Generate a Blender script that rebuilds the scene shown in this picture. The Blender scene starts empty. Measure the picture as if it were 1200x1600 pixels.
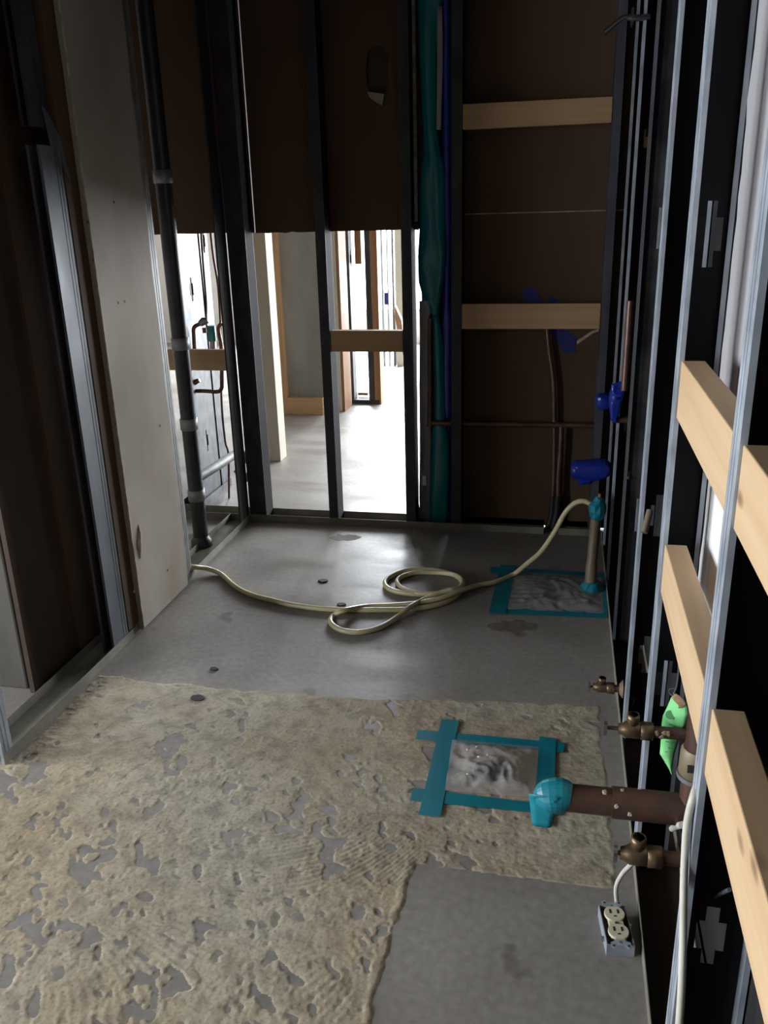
import bpy, bmesh, math, random
import numpy as np
from mathutils import Vector, Matrix, noise as mnoise
random.seed(7); np.random.seed(7)
scene = bpy.context.scene
C = scene.collection

# ------------------------------------------------------------------ camera
FPX, CAM_H = 1330.0, 1.32
d = Vector((288/FPX, 483/FPX, -1)).normalized()          # room depth axis seen from the camera
n_ = Vector((105/FPX, -3750/FPX, -1)).normalized()       # straight down seen from the camera
up = -n_; up = (up - d*up.dot(d)).normalized()
rt = d.cross(up)
RW = Matrix((rt, d, up))                                  # camera vector -> room vector
cam_d = bpy.data.cameras.new('camera'); cam = bpy.data.objects.new('camera', cam_d); C.objects.link(cam)
cam.matrix_world = Matrix.Translation((0, 0, CAM_H)) @ RW.to_4x4()
cam_d.sensor_fit = 'VERTICAL'; cam_d.sensor_height = 36.0; cam_d.lens = 36.0*FPX/1600.0
cam_d.clip_start = 0.02
scene.camera = cam

# ------------------------------------------------------------------ light
world = bpy.data.worlds.new('overcast'); scene.world = world
world.use_nodes = True
wb = world.node_tree.nodes['Background']; wb.inputs[0].default_value = (0.86, 0.93, 1.0, 1); wb.inputs[1].default_value = 7.0
def area(name, loc, rot, sx, sy, power, col=(0.9, 0.95, 1.0)):
    l = bpy.data.lights.new(name, 'AREA'); l.shape = 'RECTANGLE'; l.size = sx; l.size_y = sy
    l.energy = power; l.color = col
    o = bpy.data.objects.new(name, l); C.objects.link(o); o.location = loc; o.rotation_euler = rot
    return o
PI = math.pi
# daylight at the window openings; the rear one is an added fill
area('daylight_window_west', (-4.45, 0.55, 1.3), (0, -PI/2, 0), 1.6, 1.5, 182)
area('daylight_window_far', (-0.4, 8.75, 1.3), (-PI/2, 0, 0), 5.0, 2.0, 1500)
area('added_fill_rear', (-4.45, -1.45, 1.3), (0, -PI/2, 0), 1.6, 1.2, 165)  # added fill for the back wall, no known window there
vs = scene.view_settings
vs.view_transform = 'Standard'; vs.look = 'None'; vs.exposure = 0.0; vs.gamma = 1.0; vs.use_curve_mapping = False
scene.cycles.max_bounces = 10; scene.cycles.diffuse_bounces = 6; scene.cycles.transparent_max_bounces = 16
scene.cycles.sample_clamp_indirect = 4.0
scene.cycles.caustics_reflective = False; scene.cycles.caustics_refractive = False

# ------------------------------------------------------------------ pixel -> point on a known plane of the room
def ray(x, y): return RW @ Vector(((x-600)/FPX, -(y-800)/FPX, -1.0))
O0 = Vector((0, 0, CAM_H))
def onz(x, y, z=0.0): r = ray(x, y); return O0 + r*((z-CAM_H)/r.z)
def ony(x, y, Y): r = ray(x, y); return O0 + r*(Y/r.y)
def onx(x, y, X): r = ray(x, y); return O0 + r*(X/r.x)

YB, YP = 3.432, 3.524        # back wall: stud faces, sheathing
XL, XR = -1.355, 0.194       # left and right stud faces
CEIL = 2.44
DEP = 0.092

# ------------------------------------------------------------------ materials
MATS = {}
def new_mat(name):
    m = bpy.data.materials.new(name); m.use_nodes = True
    MATS[name] = m
    return m, m.node_tree, m.node_tree.nodes['Principled BSDF']
def mat(name, col, rough=0.6, metal=0.0, col2=None, scale=8.0, stretch=(1, 1, 1), bump=0.0, bscale=60.0, detail=4.0, spec=0.5, lo=0.35, hi=0.65, rough2=None):
    m, nt, b = new_mat(name)
    b.inputs['Base Color'].default_value = (*col, 1); b.inputs['Roughness'].default_value = rough
    b.inputs['Metallic'].default_value = metal; b.inputs['Specular IOR Level'].default_value = spec
    tc = nt.nodes.new('ShaderNodeNewGeometry')
    mp = nt.nodes.new('ShaderNodeMapping'); mp.inputs['Scale'].default_value = stretch
    nt.links.new(tc.outputs['Position'], mp.inputs['Vector'])
    if col2 is not None:
        nz = nt.nodes.new('ShaderNodeTexNoise'); nz.inputs['Scale'].default_value = scale; nz.inputs['Detail'].default_value = detail
        nt.links.new(mp.outputs[0], nz.inputs['Vector'])
        r = nt.nodes.new('ShaderNodeValToRGB')
        r.color_ramp.elements[0].position = lo; r.color_ramp.elements[1].position = hi
        r.color_ramp.elements[0].color = (*col, 1); r.color_ramp.elements[1].color = (*col2, 1)
        nt.links.new(nz.outputs['Fac'], r.inputs[0]); nt.links.new(r.outputs[0], b.inputs['Base Color'])
        if rough2 is not None:
            mr = nt.nodes.new('ShaderNodeMapRange'); mr.inputs[3].default_value = rough; mr.inputs[4].default_value = rough2
            mr.inputs[1].default_value = lo; mr.inputs[2].default_value = hi
            nt.links.new(nz.outputs['Fac'], mr.inputs[0]); nt.links.new(mr.outputs[0], b.inputs['Roughness'])
    if bump > 0:
        nb = nt.nodes.new('ShaderNodeTexNoise'); nb.inputs['Scale'].default_value = bscale; nb.inputs['Detail'].default_value = 5
        nt.links.new(mp.outputs[0], nb.inputs['Vector'])
        bp = nt.nodes.new('ShaderNodeBump'); bp.inputs['Strength'].default_value = bump; bp.inputs['Distance'].default_value = 0.004
        nt.links.new(nb.outputs['Fac'], bp.inputs['Height']); nt.links.new(bp.outputs[0], b.inputs['Normal'])
    return m
def wood(name, c1, c2, axis):
    m, nt, b = new_mat(name)
    st = [34, 34, 34]; st[axis] = 1.3
    g = nt.nodes.new('ShaderNodeNewGeometry'); mp = nt.nodes.new('ShaderNodeMapping'); mp.inputs['Scale'].default_value = st
    nt.links.new(g.outputs['Position'], mp.inputs['Vector'])
    nz = nt.nodes.new('ShaderNodeTexNoise'); nz.inputs['Scale'].default_value = 1.0; nz.inputs['Detail'].default_value = 6; nz.inputs['Distortion'].default_value = 0.6
    nt.links.new(mp.outputs[0], nz.inputs['Vector'])
    r = nt.nodes.new('ShaderNodeValToRGB'); r.color_ramp.elements[0].position = 0.3; r.color_ramp.elements[1].position = 0.72
    r.color_ramp.elements[0].color = (*c2, 1); r.color_ramp.elements[1].color = (*c1, 1)
    nt.links.new(nz.outputs['Fac'], r.inputs[0])
    # knots
    st2 = [11, 11, 11]; st2[axis] = 5.0
    mp2 = nt.nodes.new('ShaderNodeMapping'); mp2.inputs['Scale'].default_value = st2
    nt.links.new(g.outputs['Position'], mp2.inputs['Vector'])
    vo = nt.nodes.new('ShaderNodeTexVoronoi'); vo.inputs['Scale'].default_value = 1.0
    nt.links.new(mp2.outputs[0], vo.inputs['Vector'])
    kr = nt.nodes.new('ShaderNodeValToRGB'); kr.color_ramp.elements[0].position = 0.05; kr.color_ramp.elements[1].position = 0.13
    kr.color_ramp.elements[0].color = (0.8, 0.8, 0.8, 1); kr.color_ramp.elements[1].color = (0, 0, 0, 1)
    nt.links.new(vo.outputs['Distance'], kr.inputs[0])
    mx = nt.nodes.new('ShaderNodeMixRGB'); mx.inputs[2].default_value = (c2[0]*.35, c2[1]*.28, c2[2]*.25, 1)
    nt.links.new(kr.outputs[0], mx.inputs[0]); nt.links.new(r.outputs[0], mx.inputs[1]); nt.links.new(mx.outputs[0], b.inputs['Base Color'])
    b.inputs['Roughness'].default_value = 0.62; b.inputs['Specular IOR Level'].default_value = 0.3
    bp = nt.nodes.new('ShaderNodeBump'); bp.inputs['Strength'].default_value = 0.15; bp.inputs['Distance'].default_value = 0.002
    nt.links.new(nz.outputs['Fac'], bp.inputs['Height']); nt.links.new(bp.outputs[0], b.inputs['Normal'])
    return m
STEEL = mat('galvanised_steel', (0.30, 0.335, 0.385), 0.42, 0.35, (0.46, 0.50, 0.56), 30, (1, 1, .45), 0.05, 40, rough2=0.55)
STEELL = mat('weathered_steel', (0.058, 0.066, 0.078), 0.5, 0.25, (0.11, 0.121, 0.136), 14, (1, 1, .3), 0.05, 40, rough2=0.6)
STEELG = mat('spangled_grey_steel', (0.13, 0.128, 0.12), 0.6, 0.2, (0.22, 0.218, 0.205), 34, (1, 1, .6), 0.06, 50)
WEBB = mat('web_painted_shade', (0.012, 0.012, 0.013), 0.85, 0.0, (0.024, 0.024, 0.026), 5, (1, 1, .4), 0.03, 30, spec=0.06)  # web shade put into the colour, same steel as the flanges
WEBG = mat('smeared_shade_web', (0.014, 0.014, 0.015), 0.55, 0.0, (0.075, 0.078, 0.08), 9, (1, 1, .5), 0.03, 30, spec=0.25, lo=.48, hi=.75)  # near-black base is painted shade; grey blotches are mud smears
STEELD = mat('shaded_galvanised_steel', (0.030, 0.031, 0.034), 0.62, 0.1, (0.052, 0.053, 0.056), 18, (1, 1, .5), 0.06, 50, spec=0.3)  # darkened copy of the galvanised steel, backlight shade held in its colour
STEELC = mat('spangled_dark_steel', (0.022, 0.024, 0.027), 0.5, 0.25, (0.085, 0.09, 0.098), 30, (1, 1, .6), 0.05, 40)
STEELDUSTY = mat('dusty_track_steel', (0.17, 0.158, 0.125), 0.65, 0.2, (0.25, 0.235, 0.19), 9, bump=0.08)
KRAFT = mat('brown_kraft_paper', (0.080, 0.046, 0.027), 0.75, 0, (0.108, 0.064, 0.038), 2.6, (1, 1, .35), 0.05, 90, spec=0.2)
KRAFTD = mat('dark_brown_board', (0.042, 0.028, 0.020), 0.8, 0, (0.075, 0.053, 0.039), 3.0, (1, 1, .5), 0.08, 40, spec=0.2)
BLACKB = mat('black_backing_board', (0.012, 0.012, 0.013), 0.85, 0, (0.025, 0.024, 0.024), 6, spec=0.2)
GYP = mat('stained_painted_drywall', (0.255, 0.205, 0.15), 0.8, 0, (0.40, 0.36, 0.305), 2.2, (1, 1, .6), 0.06, 30, spec=0.25)
GYPEDGE = mat('broken_gypsum', (0.55, 0.48, 0.40), 0.9, 0, (0.32, 0.24, 0.17), 30, bump=0.4, bscale=90, spec=0.1)
CREAM = mat('cream_drywall', (0.50, 0.475, 0.39), 0.8, 0, (0.56, 0.53, 0.44), 3, spec=0.2)
GREYPAPER = mat('torn_grey_paper', (0.34, 0.33, 0.345), 0.85, 0, (0.40, 0.385, 0.395), 6, (1, 1, .4), 0.25, 25, spec=0.2)
WHITEP = mat('white_plasterboard', (0.84, 0.84, 0.84), 0.7, 0, spec=0.2)
COLUMND = mat('shaded_concrete', (0.075, 0.068, 0.06), 0.9, 0, (0.12, 0.11, 0.098), 5.0, (1, 1, .5), 0.25, 30, spec=0.15)  # concrete darkened to stand in for weaker light on the column
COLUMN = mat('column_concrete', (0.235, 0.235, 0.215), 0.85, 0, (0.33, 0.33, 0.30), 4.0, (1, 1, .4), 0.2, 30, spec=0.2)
COPPER = mat('old_copper', (0.085, 0.045, 0.032), 0.45, 0.55, (0.15, 0.085, 0.06), 16, bump=0.06)
COPPERB = mat('brown_copper_riser', (0.20, 0.11, 0.085), 0.4, 0.6, (0.13, 0.075, 0.06), 20)
BRASS = mat('tarnished_brass', (0.13, 0.085, 0.045), 0.4, 0.7, (0.20, 0.14, 0.08), 45, bump=0.08)
TANPIPE = mat('dusty_tan_pipe', (0.22, 0.17, 0.105), 0.55, 0.2, (0.14, 0.105, 0.07), 12, (1, 1, .4))
IRON = mat('black_cast_iron', (0.016, 0.016, 0.018), 0.38, 0.1, (0.03, 0.03, 0.032), 12)
CLAMP = mat('pale_clamp_band', (0.22, 0.22, 0.215), 0.45, 0.5)
TEAL = mat('teal_masking_tape', (0.004, 0.165, 0.215), 0.42, 0, (0.006, 0.20, 0.255), 14, bump=0.05, bscale=80)
TEALD = mat('teal_sheeting_tape', (0.002, 0.17, 0.20), 0.22, 0, (0.004, 0.21, 0.245), 5)
BLUE = mat('blue_tape', (0.008, 0.022, 0.26), 0.25, 0, (0.012, 0.035, 0.33), 20)
BLUEM = mat('blue_masking_tape', (0.006, 0.016, 0.14), 0.55)
HOSE = mat('yellowed_hose', (0.62, 0.54, 0.30), 0.32, 0, (0.70, 0.63, 0.40), 9)
MATS['yellowed_hose'].node_tree.nodes['Principled BSDF'].inputs['Subsurface Weight'].default_value = 0.0
CABLE = mat('white_cable_sheath', (0.55, 0.52, 0.44), 0.5, 0, (0.62, 0.59, 0.52), 20)
DARKWIRE = mat('dark_wire', (0.02, 0.02, 0.022), 0.5)
GREYWIRE = mat('grey_wire', (0.10, 0.11, 0.13), 0.45, 0.3)
IVORY = mat('ivory_plastic', (0.66, 0.61, 0.42), 0.4)
SLOT = mat('socket_slot', (0.03, 0.025, 0.02), 0.8)
TAGM = mat('green_card', (0.20, 0.62, 0.22), 0.6, 0, (0.25, 0.70, 0.27), 25)
TAGP = mat('tag_print', (0.10, 0.33, 0.13), 0.7)
TAGB = mat('tag_brown_reinforcement', (0.42, 0.29, 0.15), 0.7, 0, (0.20, 0.12, 0.06), 60)
STAMP = mat('faded_print', (0.07, 0.042, 0.026), 0.8)
CHROME = mat('scuffed_chrome', (0.42, 0.42, 0.44), 0.25, 1.0)
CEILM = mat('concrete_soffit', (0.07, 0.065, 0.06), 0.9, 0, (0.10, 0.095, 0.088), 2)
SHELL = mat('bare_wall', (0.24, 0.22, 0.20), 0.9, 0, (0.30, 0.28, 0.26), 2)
SHELLW = mat('white_wall', (0.70, 0.69, 0.66), 0.9)
STICK = mat('white_sticker', (0.75, 0.75, 0.75), 0.6)
CRUST = mat('flaking_plaster', (0.34, 0.27, 0.17), 0.8, 0, (0.16, 0.11, 0.07), 70)
PINEX = wood('pine_along_wall', (0.50, 0.335, 0.185), (0.42, 0.26, 0.135), 0)
PINEY = wood('pine_along_room', (0.66, 0.47, 0.29), (0.56, 0.375, 0.21), 1)
PINEZ = wood('pine_upright', (0.50, 0.32, 0.17), (0.40, 0.23, 0.11), 2)
PINEZD = wood('reddish_pine_upright', (0.30, 0.165, 0.085), (0.22, 0.11, 0.055), 2)
def film(name, alpha, col=(0.75, 0.77, 0.78)):
    m, nt, b = new_mat(name)
    b.inputs['Base Color'].default_value = (*col, 1); b.inputs['Roughness'].default_value = 0.16
    b.inputs['Alpha'].default_value = alpha; b.inputs['Specular IOR Level'].default_value = 0.8
    return m
FILM = film('clear_plastic_film', 0.42, (0.52, 0.50, 0.49))
FILMD = film('smoky_plastic_film', 0.10, (0.5, 0.5, 0.52))

def floor_mat():
    m, nt, b = new_mat('concrete_slab')
    N = nt.nodes.new; L = nt.links.new
    g = N('ShaderNodeNewGeometry')
    def nz(scale, detail=5, st=(1, 1, 1), dist=0.0):
        mp = N('ShaderNodeMapping'); mp.inputs['Scale'].default_value = st; L(g.outputs['Position'], mp.inputs['Vector'])
        t = N('ShaderNodeTexNoise'); t.inputs['Scale'].default_value = scale; t.inputs['Detail'].default_value = detail; t.inputs['Distortion'].default_value = dist
        L(mp.outputs[0], t.inputs['Vector']); return t.outputs['Fac']
    def ramp(f, a, c0, e, c1):
        r = N('ShaderNodeValToRGB'); r.color_ramp.elements[0].position = a; r.color_ramp.elements[1].position = e
        r.color_ramp.elements[0].color = (*c0, 1); r.color_ramp.elements[1].color = (*c1, 1); L(f, r.inputs[0]); return r.outputs[0]
    base = ramp(nz(1.6, 6, dist=.4), .35, (0.225, 0.203, 0.182), .66, (0.33, 0.305, 0.28))
    fine = ramp(nz(55, 4), .3, (.82, .82, .82), .7, (1.08, 1.08, 1.08))
    mul = N('ShaderNodeMixRGB'); mul.blend_type = 'MULTIPLY'; mul.inputs[0].default_value = 1; L(base, mul.inputs[1]); L(fine, mul.inputs[2])
    spot = ramp(nz(7, 3), .27, (1, 1, 1), .33, (0, 0, 0))
    mx = N('ShaderNodeMixRGB'); mx.inputs[2].default_value = (0.10, 0.09, 0.08, 1); L(mul.outputs[0], mx.inputs[1])
    sm = N('ShaderNodeMath'); sm.operation = 'MULTIPLY'; sm.inputs[1].default_value = .6; L(spot, sm.inputs[0]); L(sm.outputs[0], mx.inputs[0])
    L(mx.outputs[0], b.inputs['Base Color'])
    rr = N('ShaderNodeMapRange'); rr.inputs[1].default_value = .35; rr.inputs[2].default_value = .65; rr.inputs[3].default_value = .34; rr.inputs[4].default_value = .6
    L(nz(3.5, 4, (.6, 1.6, 1)), rr.inputs[0]); L(rr.outputs[0], b.inputs['Roughness'])
    bp = N('ShaderNodeBump'); bp.inputs['Strength'].default_value = .12; bp.inputs['Distance'].default_value = .004
    L(nz(28, 6), bp.inputs['Height']); L(bp.outputs[0], b.inputs['Normal'])
    return m
SLAB = floor_mat()
def thin_mat():
    m = mat('thinset_residue', (0.355, 0.295, 0.21), 0.85, 0, (0.45, 0.40, 0.31), 3.0, (1, 1, 1), 0.3, 110, detail=8, spec=0.2)
    nt = m.node_tree; b = nt.nodes['Principled BSDF']; src = b.inputs['Base Color'].links[0].from_socket
    g = nt.nodes.new('ShaderNodeNewGeometry')
    def nz(sc, det, lo, hi, c0, c1, prev):
        t = nt.nodes.new('ShaderNodeTexNoise'); t.inputs['Scale'].default_value = sc; t.inputs['Detail'].default_value = det
        nt.links.new(g.outputs['Position'], t.inputs['Vector'])
        r = nt.nodes.new('ShaderNodeValToRGB'); r.color_ramp.elements[0].position = lo; r.color_ramp.elements[1].position = hi
        r.color_ramp.elements[0].color = (*c0, 1); r.color_ramp.elements[1].color = (*c1, 1); nt.links.new(t.outputs['Fac'], r.inputs[0])
        x = nt.nodes.new('ShaderNodeMixRGB'); x.blend_type = 'MULTIPLY'; x.inputs[0].default_value = 1
        nt.links.new(prev, x.inputs[1]); nt.links.new(r.outputs[0], x.inputs[2]); return x.outputs[0]
    src = nz(1.7, 3, .38, .62, (1.0, 0.95, 0.88), (0.98, 1.02, 1.06), src)       # warm and cool areas
    src = nz(22, 6, .33, .55, (.74, .74, .76), (1.06, 1.06, 1.06), src)          # thin places where the slab greys it
    src = nz(140, 3, .28, .5, (.72, .70, .68), (1.03, 1.03, 1.03), src)          # grit
    nt.links.new(src, b.inputs['Base Color']); return m
THIN = thin_mat()

# ------------------------------------------------------------------ mesh helpers
class MB:
    def __init__(s): s.v = []; s.f = []; s.sm = []; s.mi = []; s.cur = 0
    def add(s, vs, fs, smooth=False):
        k = len(s.v); s.v += [tuple(p) for p in vs]
        for q in fs: s.f.append([k+i for i in q]); s.sm.append(smooth); s.mi.append(s.cur)
    def box(s, x0, x1, y0, y1, z0, z1):
        x0, x1 = sorted((x0, x1)); y0, y1 = sorted((y0, y1)); z0, z1 = sorted((z0, z1))
        s.add([(x0,y0,z0),(x1,y0,z0),(x1,y1,z0),(x0,y1,z0),(x0,y0,z1),(x1,y0,z1),(x1,y1,z1),(x0,y1,z1)],
              [(0,3,2,1),(4,5,6,7),(0,1,5,4),(1,2,6,5),(2,3,7,6),(3,0,4,7)])
        return s
    def prism(s, pts, ext):
        pts = [Vector(p) for p in pts]; ext = Vector(ext); n = len(pts)
        nor = Vector((0, 0, 0))
        for i in range(n): nor += pts[i].cross(pts[(i+1) % n])
        if nor.dot(ext) > 0: pts = pts[::-1]
        s.add(pts + [p+ext for p in pts], [tuple(range(n)), tuple(range(2*n-1, n-1, -1))] + [(i, n+i, n+(i+1) % n, (i+1) % n) for i in range(n)])
        return s
    def tube(s, pts, r, seg=12, caps=True, jit=0.0, hollow=None):
        pts = [Vector(p) for p in pts]; n = len(pts)
        rs = list(r) if hasattr(r, '__len__') else [r]*n
        tang = []
        for i in range(n):
            a = pts[max(i-1, 0)]; b = pts[min(i+1, n-1)]; t = b-a
            tang.append(t.normalized() if t.length > 1e-9 else Vector((0, 0, 1)))
        ref = Vector((0, 0, 1)) if abs(tang[0].z) < .9 else Vector((1, 0, 0))
        u = tang[0].cross(ref).normalized(); vv = []
        for i in range(n):
            t = tang[i]; u = (u - t*u.dot(t)).normalized(); w = t.cross(u)
            for k in range(seg):
                a = 2*PI*k/seg; rr = rs[i]*(1+random.uniform(-jit, jit))
                vv.append(pts[i] + u*(rr*math.cos(a)) + w*(rr*math.sin(a)))
        fs = []
        for i in range(n-1):
            for k in range(seg):
                k2 = (k+1) % seg; fs.append((i*seg+k, i*seg+k2, (i+1)*seg+k2, (i+1)*seg+k))
        s.add(vv, fs, jit == 0)
        if caps:
            s.add(vv[:seg], [tuple(range(seg-1, -1, -1))]); s.add(vv[-seg:], [tuple(range(seg))])
        return s
    def cyl(s, a, b, r, seg=20, r2=None):
        return s.tube([a, b], [r, r if r2 is None else r2], seg)
    def build(s, name, m, parent=None, bevel=0.0, solid=0.0, origin=None, subsurf=0):
        xs = np.array(s.v); lo = xs.min(0); hi = xs.max(0)
        if origin is None: origin = Vector(((lo[0]+hi[0])/2, (lo[1]+hi[1])/2, lo[2]))
        origin = Vector(origin)
        me = bpy.data.meshes.new(name); me.from_pydata((xs - np.array(origin)).tolist(), [], s.f); me.update()
        me.polygons.foreach_set('use_smooth', s.sm)
        for q in (m if isinstance(m, (list, tuple)) else (m,)): me.materials.append(q)
        if any(s.mi): me.polygons.foreach_set('material_index', s.mi)
        o = bpy.data.objects.new(name, me); C.objects.link(o)
        if parent is not None:
            o.parent = parent; base = Vector(parent.location)
            pp = parent.parent
            while pp is not None: base += Vector(pp.location); pp = pp.parent
            o.location = origin - base
        else: o.location = origin
        if bevel: b = o.modifiers.new('bevel', 'BEVEL'); b.width = bevel; b.segments = 2; b.limit_method = 'ANGLE'
        if solid: q = o.modifiers.new('thickness', 'SOLIDIFY'); q.thickness = solid; q.offset = 0
        if subsurf: q = o.modifiers.new('smooth', 'SUBSURF'); q.levels = subsurf; q.render_levels = subsurf
        return o
def tag(o, label=None, cat=None, group=None, kind=None):
    if label: o['label'] = label
    if cat: o['category'] = cat
    if group: o['group'] = group
    if kind: o['kind'] = kind
    return o
def empty(name, loc, label=None, cat=None, group=None, kind=None):
    o = bpy.data.objects.new(name, None); C.objects.link(o); o.location = loc; o.empty_display_size = .05
    return tag(o, label, cat, group, kind)
def smooth_path(pts, per=8, closed=False):
    pts = [Vector(p) for p in pts]; out = []; n = len(pts)
    for i in range(n-1):
        p0 = pts[max(i-1, 0)]; p1 = pts[i]; p2 = pts[i+1]; p3 = pts[min(i+2, n-1)]
        for k in range(per):
            t = k/per
            out.append(.5*((2*p1) + (p2-p0)*t + (2*p0-5*p1+4*p2-p3)*t*t + (3*p1-p0-3*p2+p3)*t**3))
    out.append(pts[-1]); return out

T = 0.0016
def c_stud(parent, front, uax, vax, z0, z1, knock=(), m=None, flange=.041, depth=DEP, name='stud', label=None, web=None, back=None):
    """C-shaped steel stud. front: corner where web meets front flange; uax: into the wall; vax: from the web towards the lips."""
    mb = MB(); u = Vector(uax); v = Vector(vax); f0 = Vector((front[0], front[1], 0))
    def bx(ua, ub, va, vb, za, zb):
        a = f0 + u*ua + v*va; b = f0 + u*ub + v*vb
        mb.box(a.x, b.x, a.y, b.y, za, zb)
    bx(0, T, 0, flange, z0, z1); bx(depth-T, depth, 0, back or flange, z0, z1)      # flanges
    bx(T, .008, flange-T, flange, z0, z1); bx(depth-.008, depth-T, (back or flange)-T, back or flange, z0, z1)   # lips
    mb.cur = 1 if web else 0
    zc = z0
    for k in sorted(knock):
        bx(T, depth-T, 0, T, zc, k-.052)
        for (za, zb, hw) in ((k-.052, k-.026, .009), (k-.026, k+.026, .020), (k+.026, k+.052, .009)):
            bx(T, depth/2-hw, 0, T, za, zb); bx(depth/2+hw, depth-T, 0, T, za, zb)
        zc = k+.052
    bx(T, depth-T, 0, T, zc, z1)
    mb.cur = 0
    # rolled stiffening ribs in the faces
    bx(-.0007, 0, .012, .015, z0, z1); bx(-.0007, 0, .026, .029, z0, z1)
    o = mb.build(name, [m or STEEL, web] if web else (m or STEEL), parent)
    if label: o['label'] = label
    return o
def track(parent, x0, x1, y0, y1, axis, z=0.0, name='bottom_track', leg=.030, m=None, flip=1, base=None):
    """U-shaped floor (or ceiling) track."""
    mb = MB()
    za, zb = (z, z+T) if flip > 0 else (z-T, z)
    mb.cur = 1 if base else 0
    mb.box(x0, x1, y0, y1, za, zb); mb.cur = 0
    la, lb = (z, z+leg) if flip > 0 else (z-leg, z)
    if axis == 'x': mb.box(x0, x1, y0-T, y0, la, lb); mb.box(x0, x1, y1, y1+T, la, lb)
    else: mb.box(x0-T, x0, y0, y1, la, lb); mb.box(x1, x1+T, y0, y1, la, lb)
    return mb.build(name, [m or STEELDUSTY, base] if base else (m or STEELDUSTY), parent)
def sheet(rows, nu, amp, fr, seed, disp=Vector((0, -1, 0)), flute=0.0):
    """wrinkled sheet; rows = list of (left point, right point) from top to bottom."""
    mb = MB(); nv = len(rows); vv = []
    for j, (a, b) in enumerate(rows):
        a = Vector(a); b = Vector(b)
        for i in range(nu+1):
            t = i/nu; p = a.lerp(b, t)
            q = Vector((p.x*fr, p.y*fr, p.z*fr*.45)) + Vector((seed, seed*1.7, 0))
            h = amp*mnoise.noise(q) + amp*.5*mnoise.noise(q*2.7) + flute*math.sin(t*PI)
            vv.append(p + disp*h)
    fs = [(j*(nu+1)+i, j*(nu+1)+i+1, (j+1)*(nu+1)+i+1, (j+1)*(nu+1)+i) for j in range(nv-1) for i in range(nu)]
    mb.add(vv, fs, True); return mb
def rows_from(pts, n, sub=3):
    """pts: list of (left, right) key rows -> densely interpolated rows."""
    out = []
    for (a, b), (c, e) in zip(pts[:-1], pts[1:]):
        for k in range(sub): t = k/sub; out.append((Vector(a).lerp(Vector(c), t), Vector(b).lerp(Vector(e), t)))
    out.append(pts[-1]); return out

# ================================================================== SETTING
X0, X1, Y0, Y1 = -4.4, 2.5, -2.4, 8.7
fl = MB().box(X0-.2, X1+.2, Y0-.2, Y1+.2, -.15, 0).build('floor', SLAB, origin=(0, 0, 0)); tag(fl, kind='structure')
ce = MB().box(X0-.2, X1+.2, Y0-.2, Y1+.2, CEIL, CEIL+.15).build('ceiling', CEILM); tag(ce, kind='structure')

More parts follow.
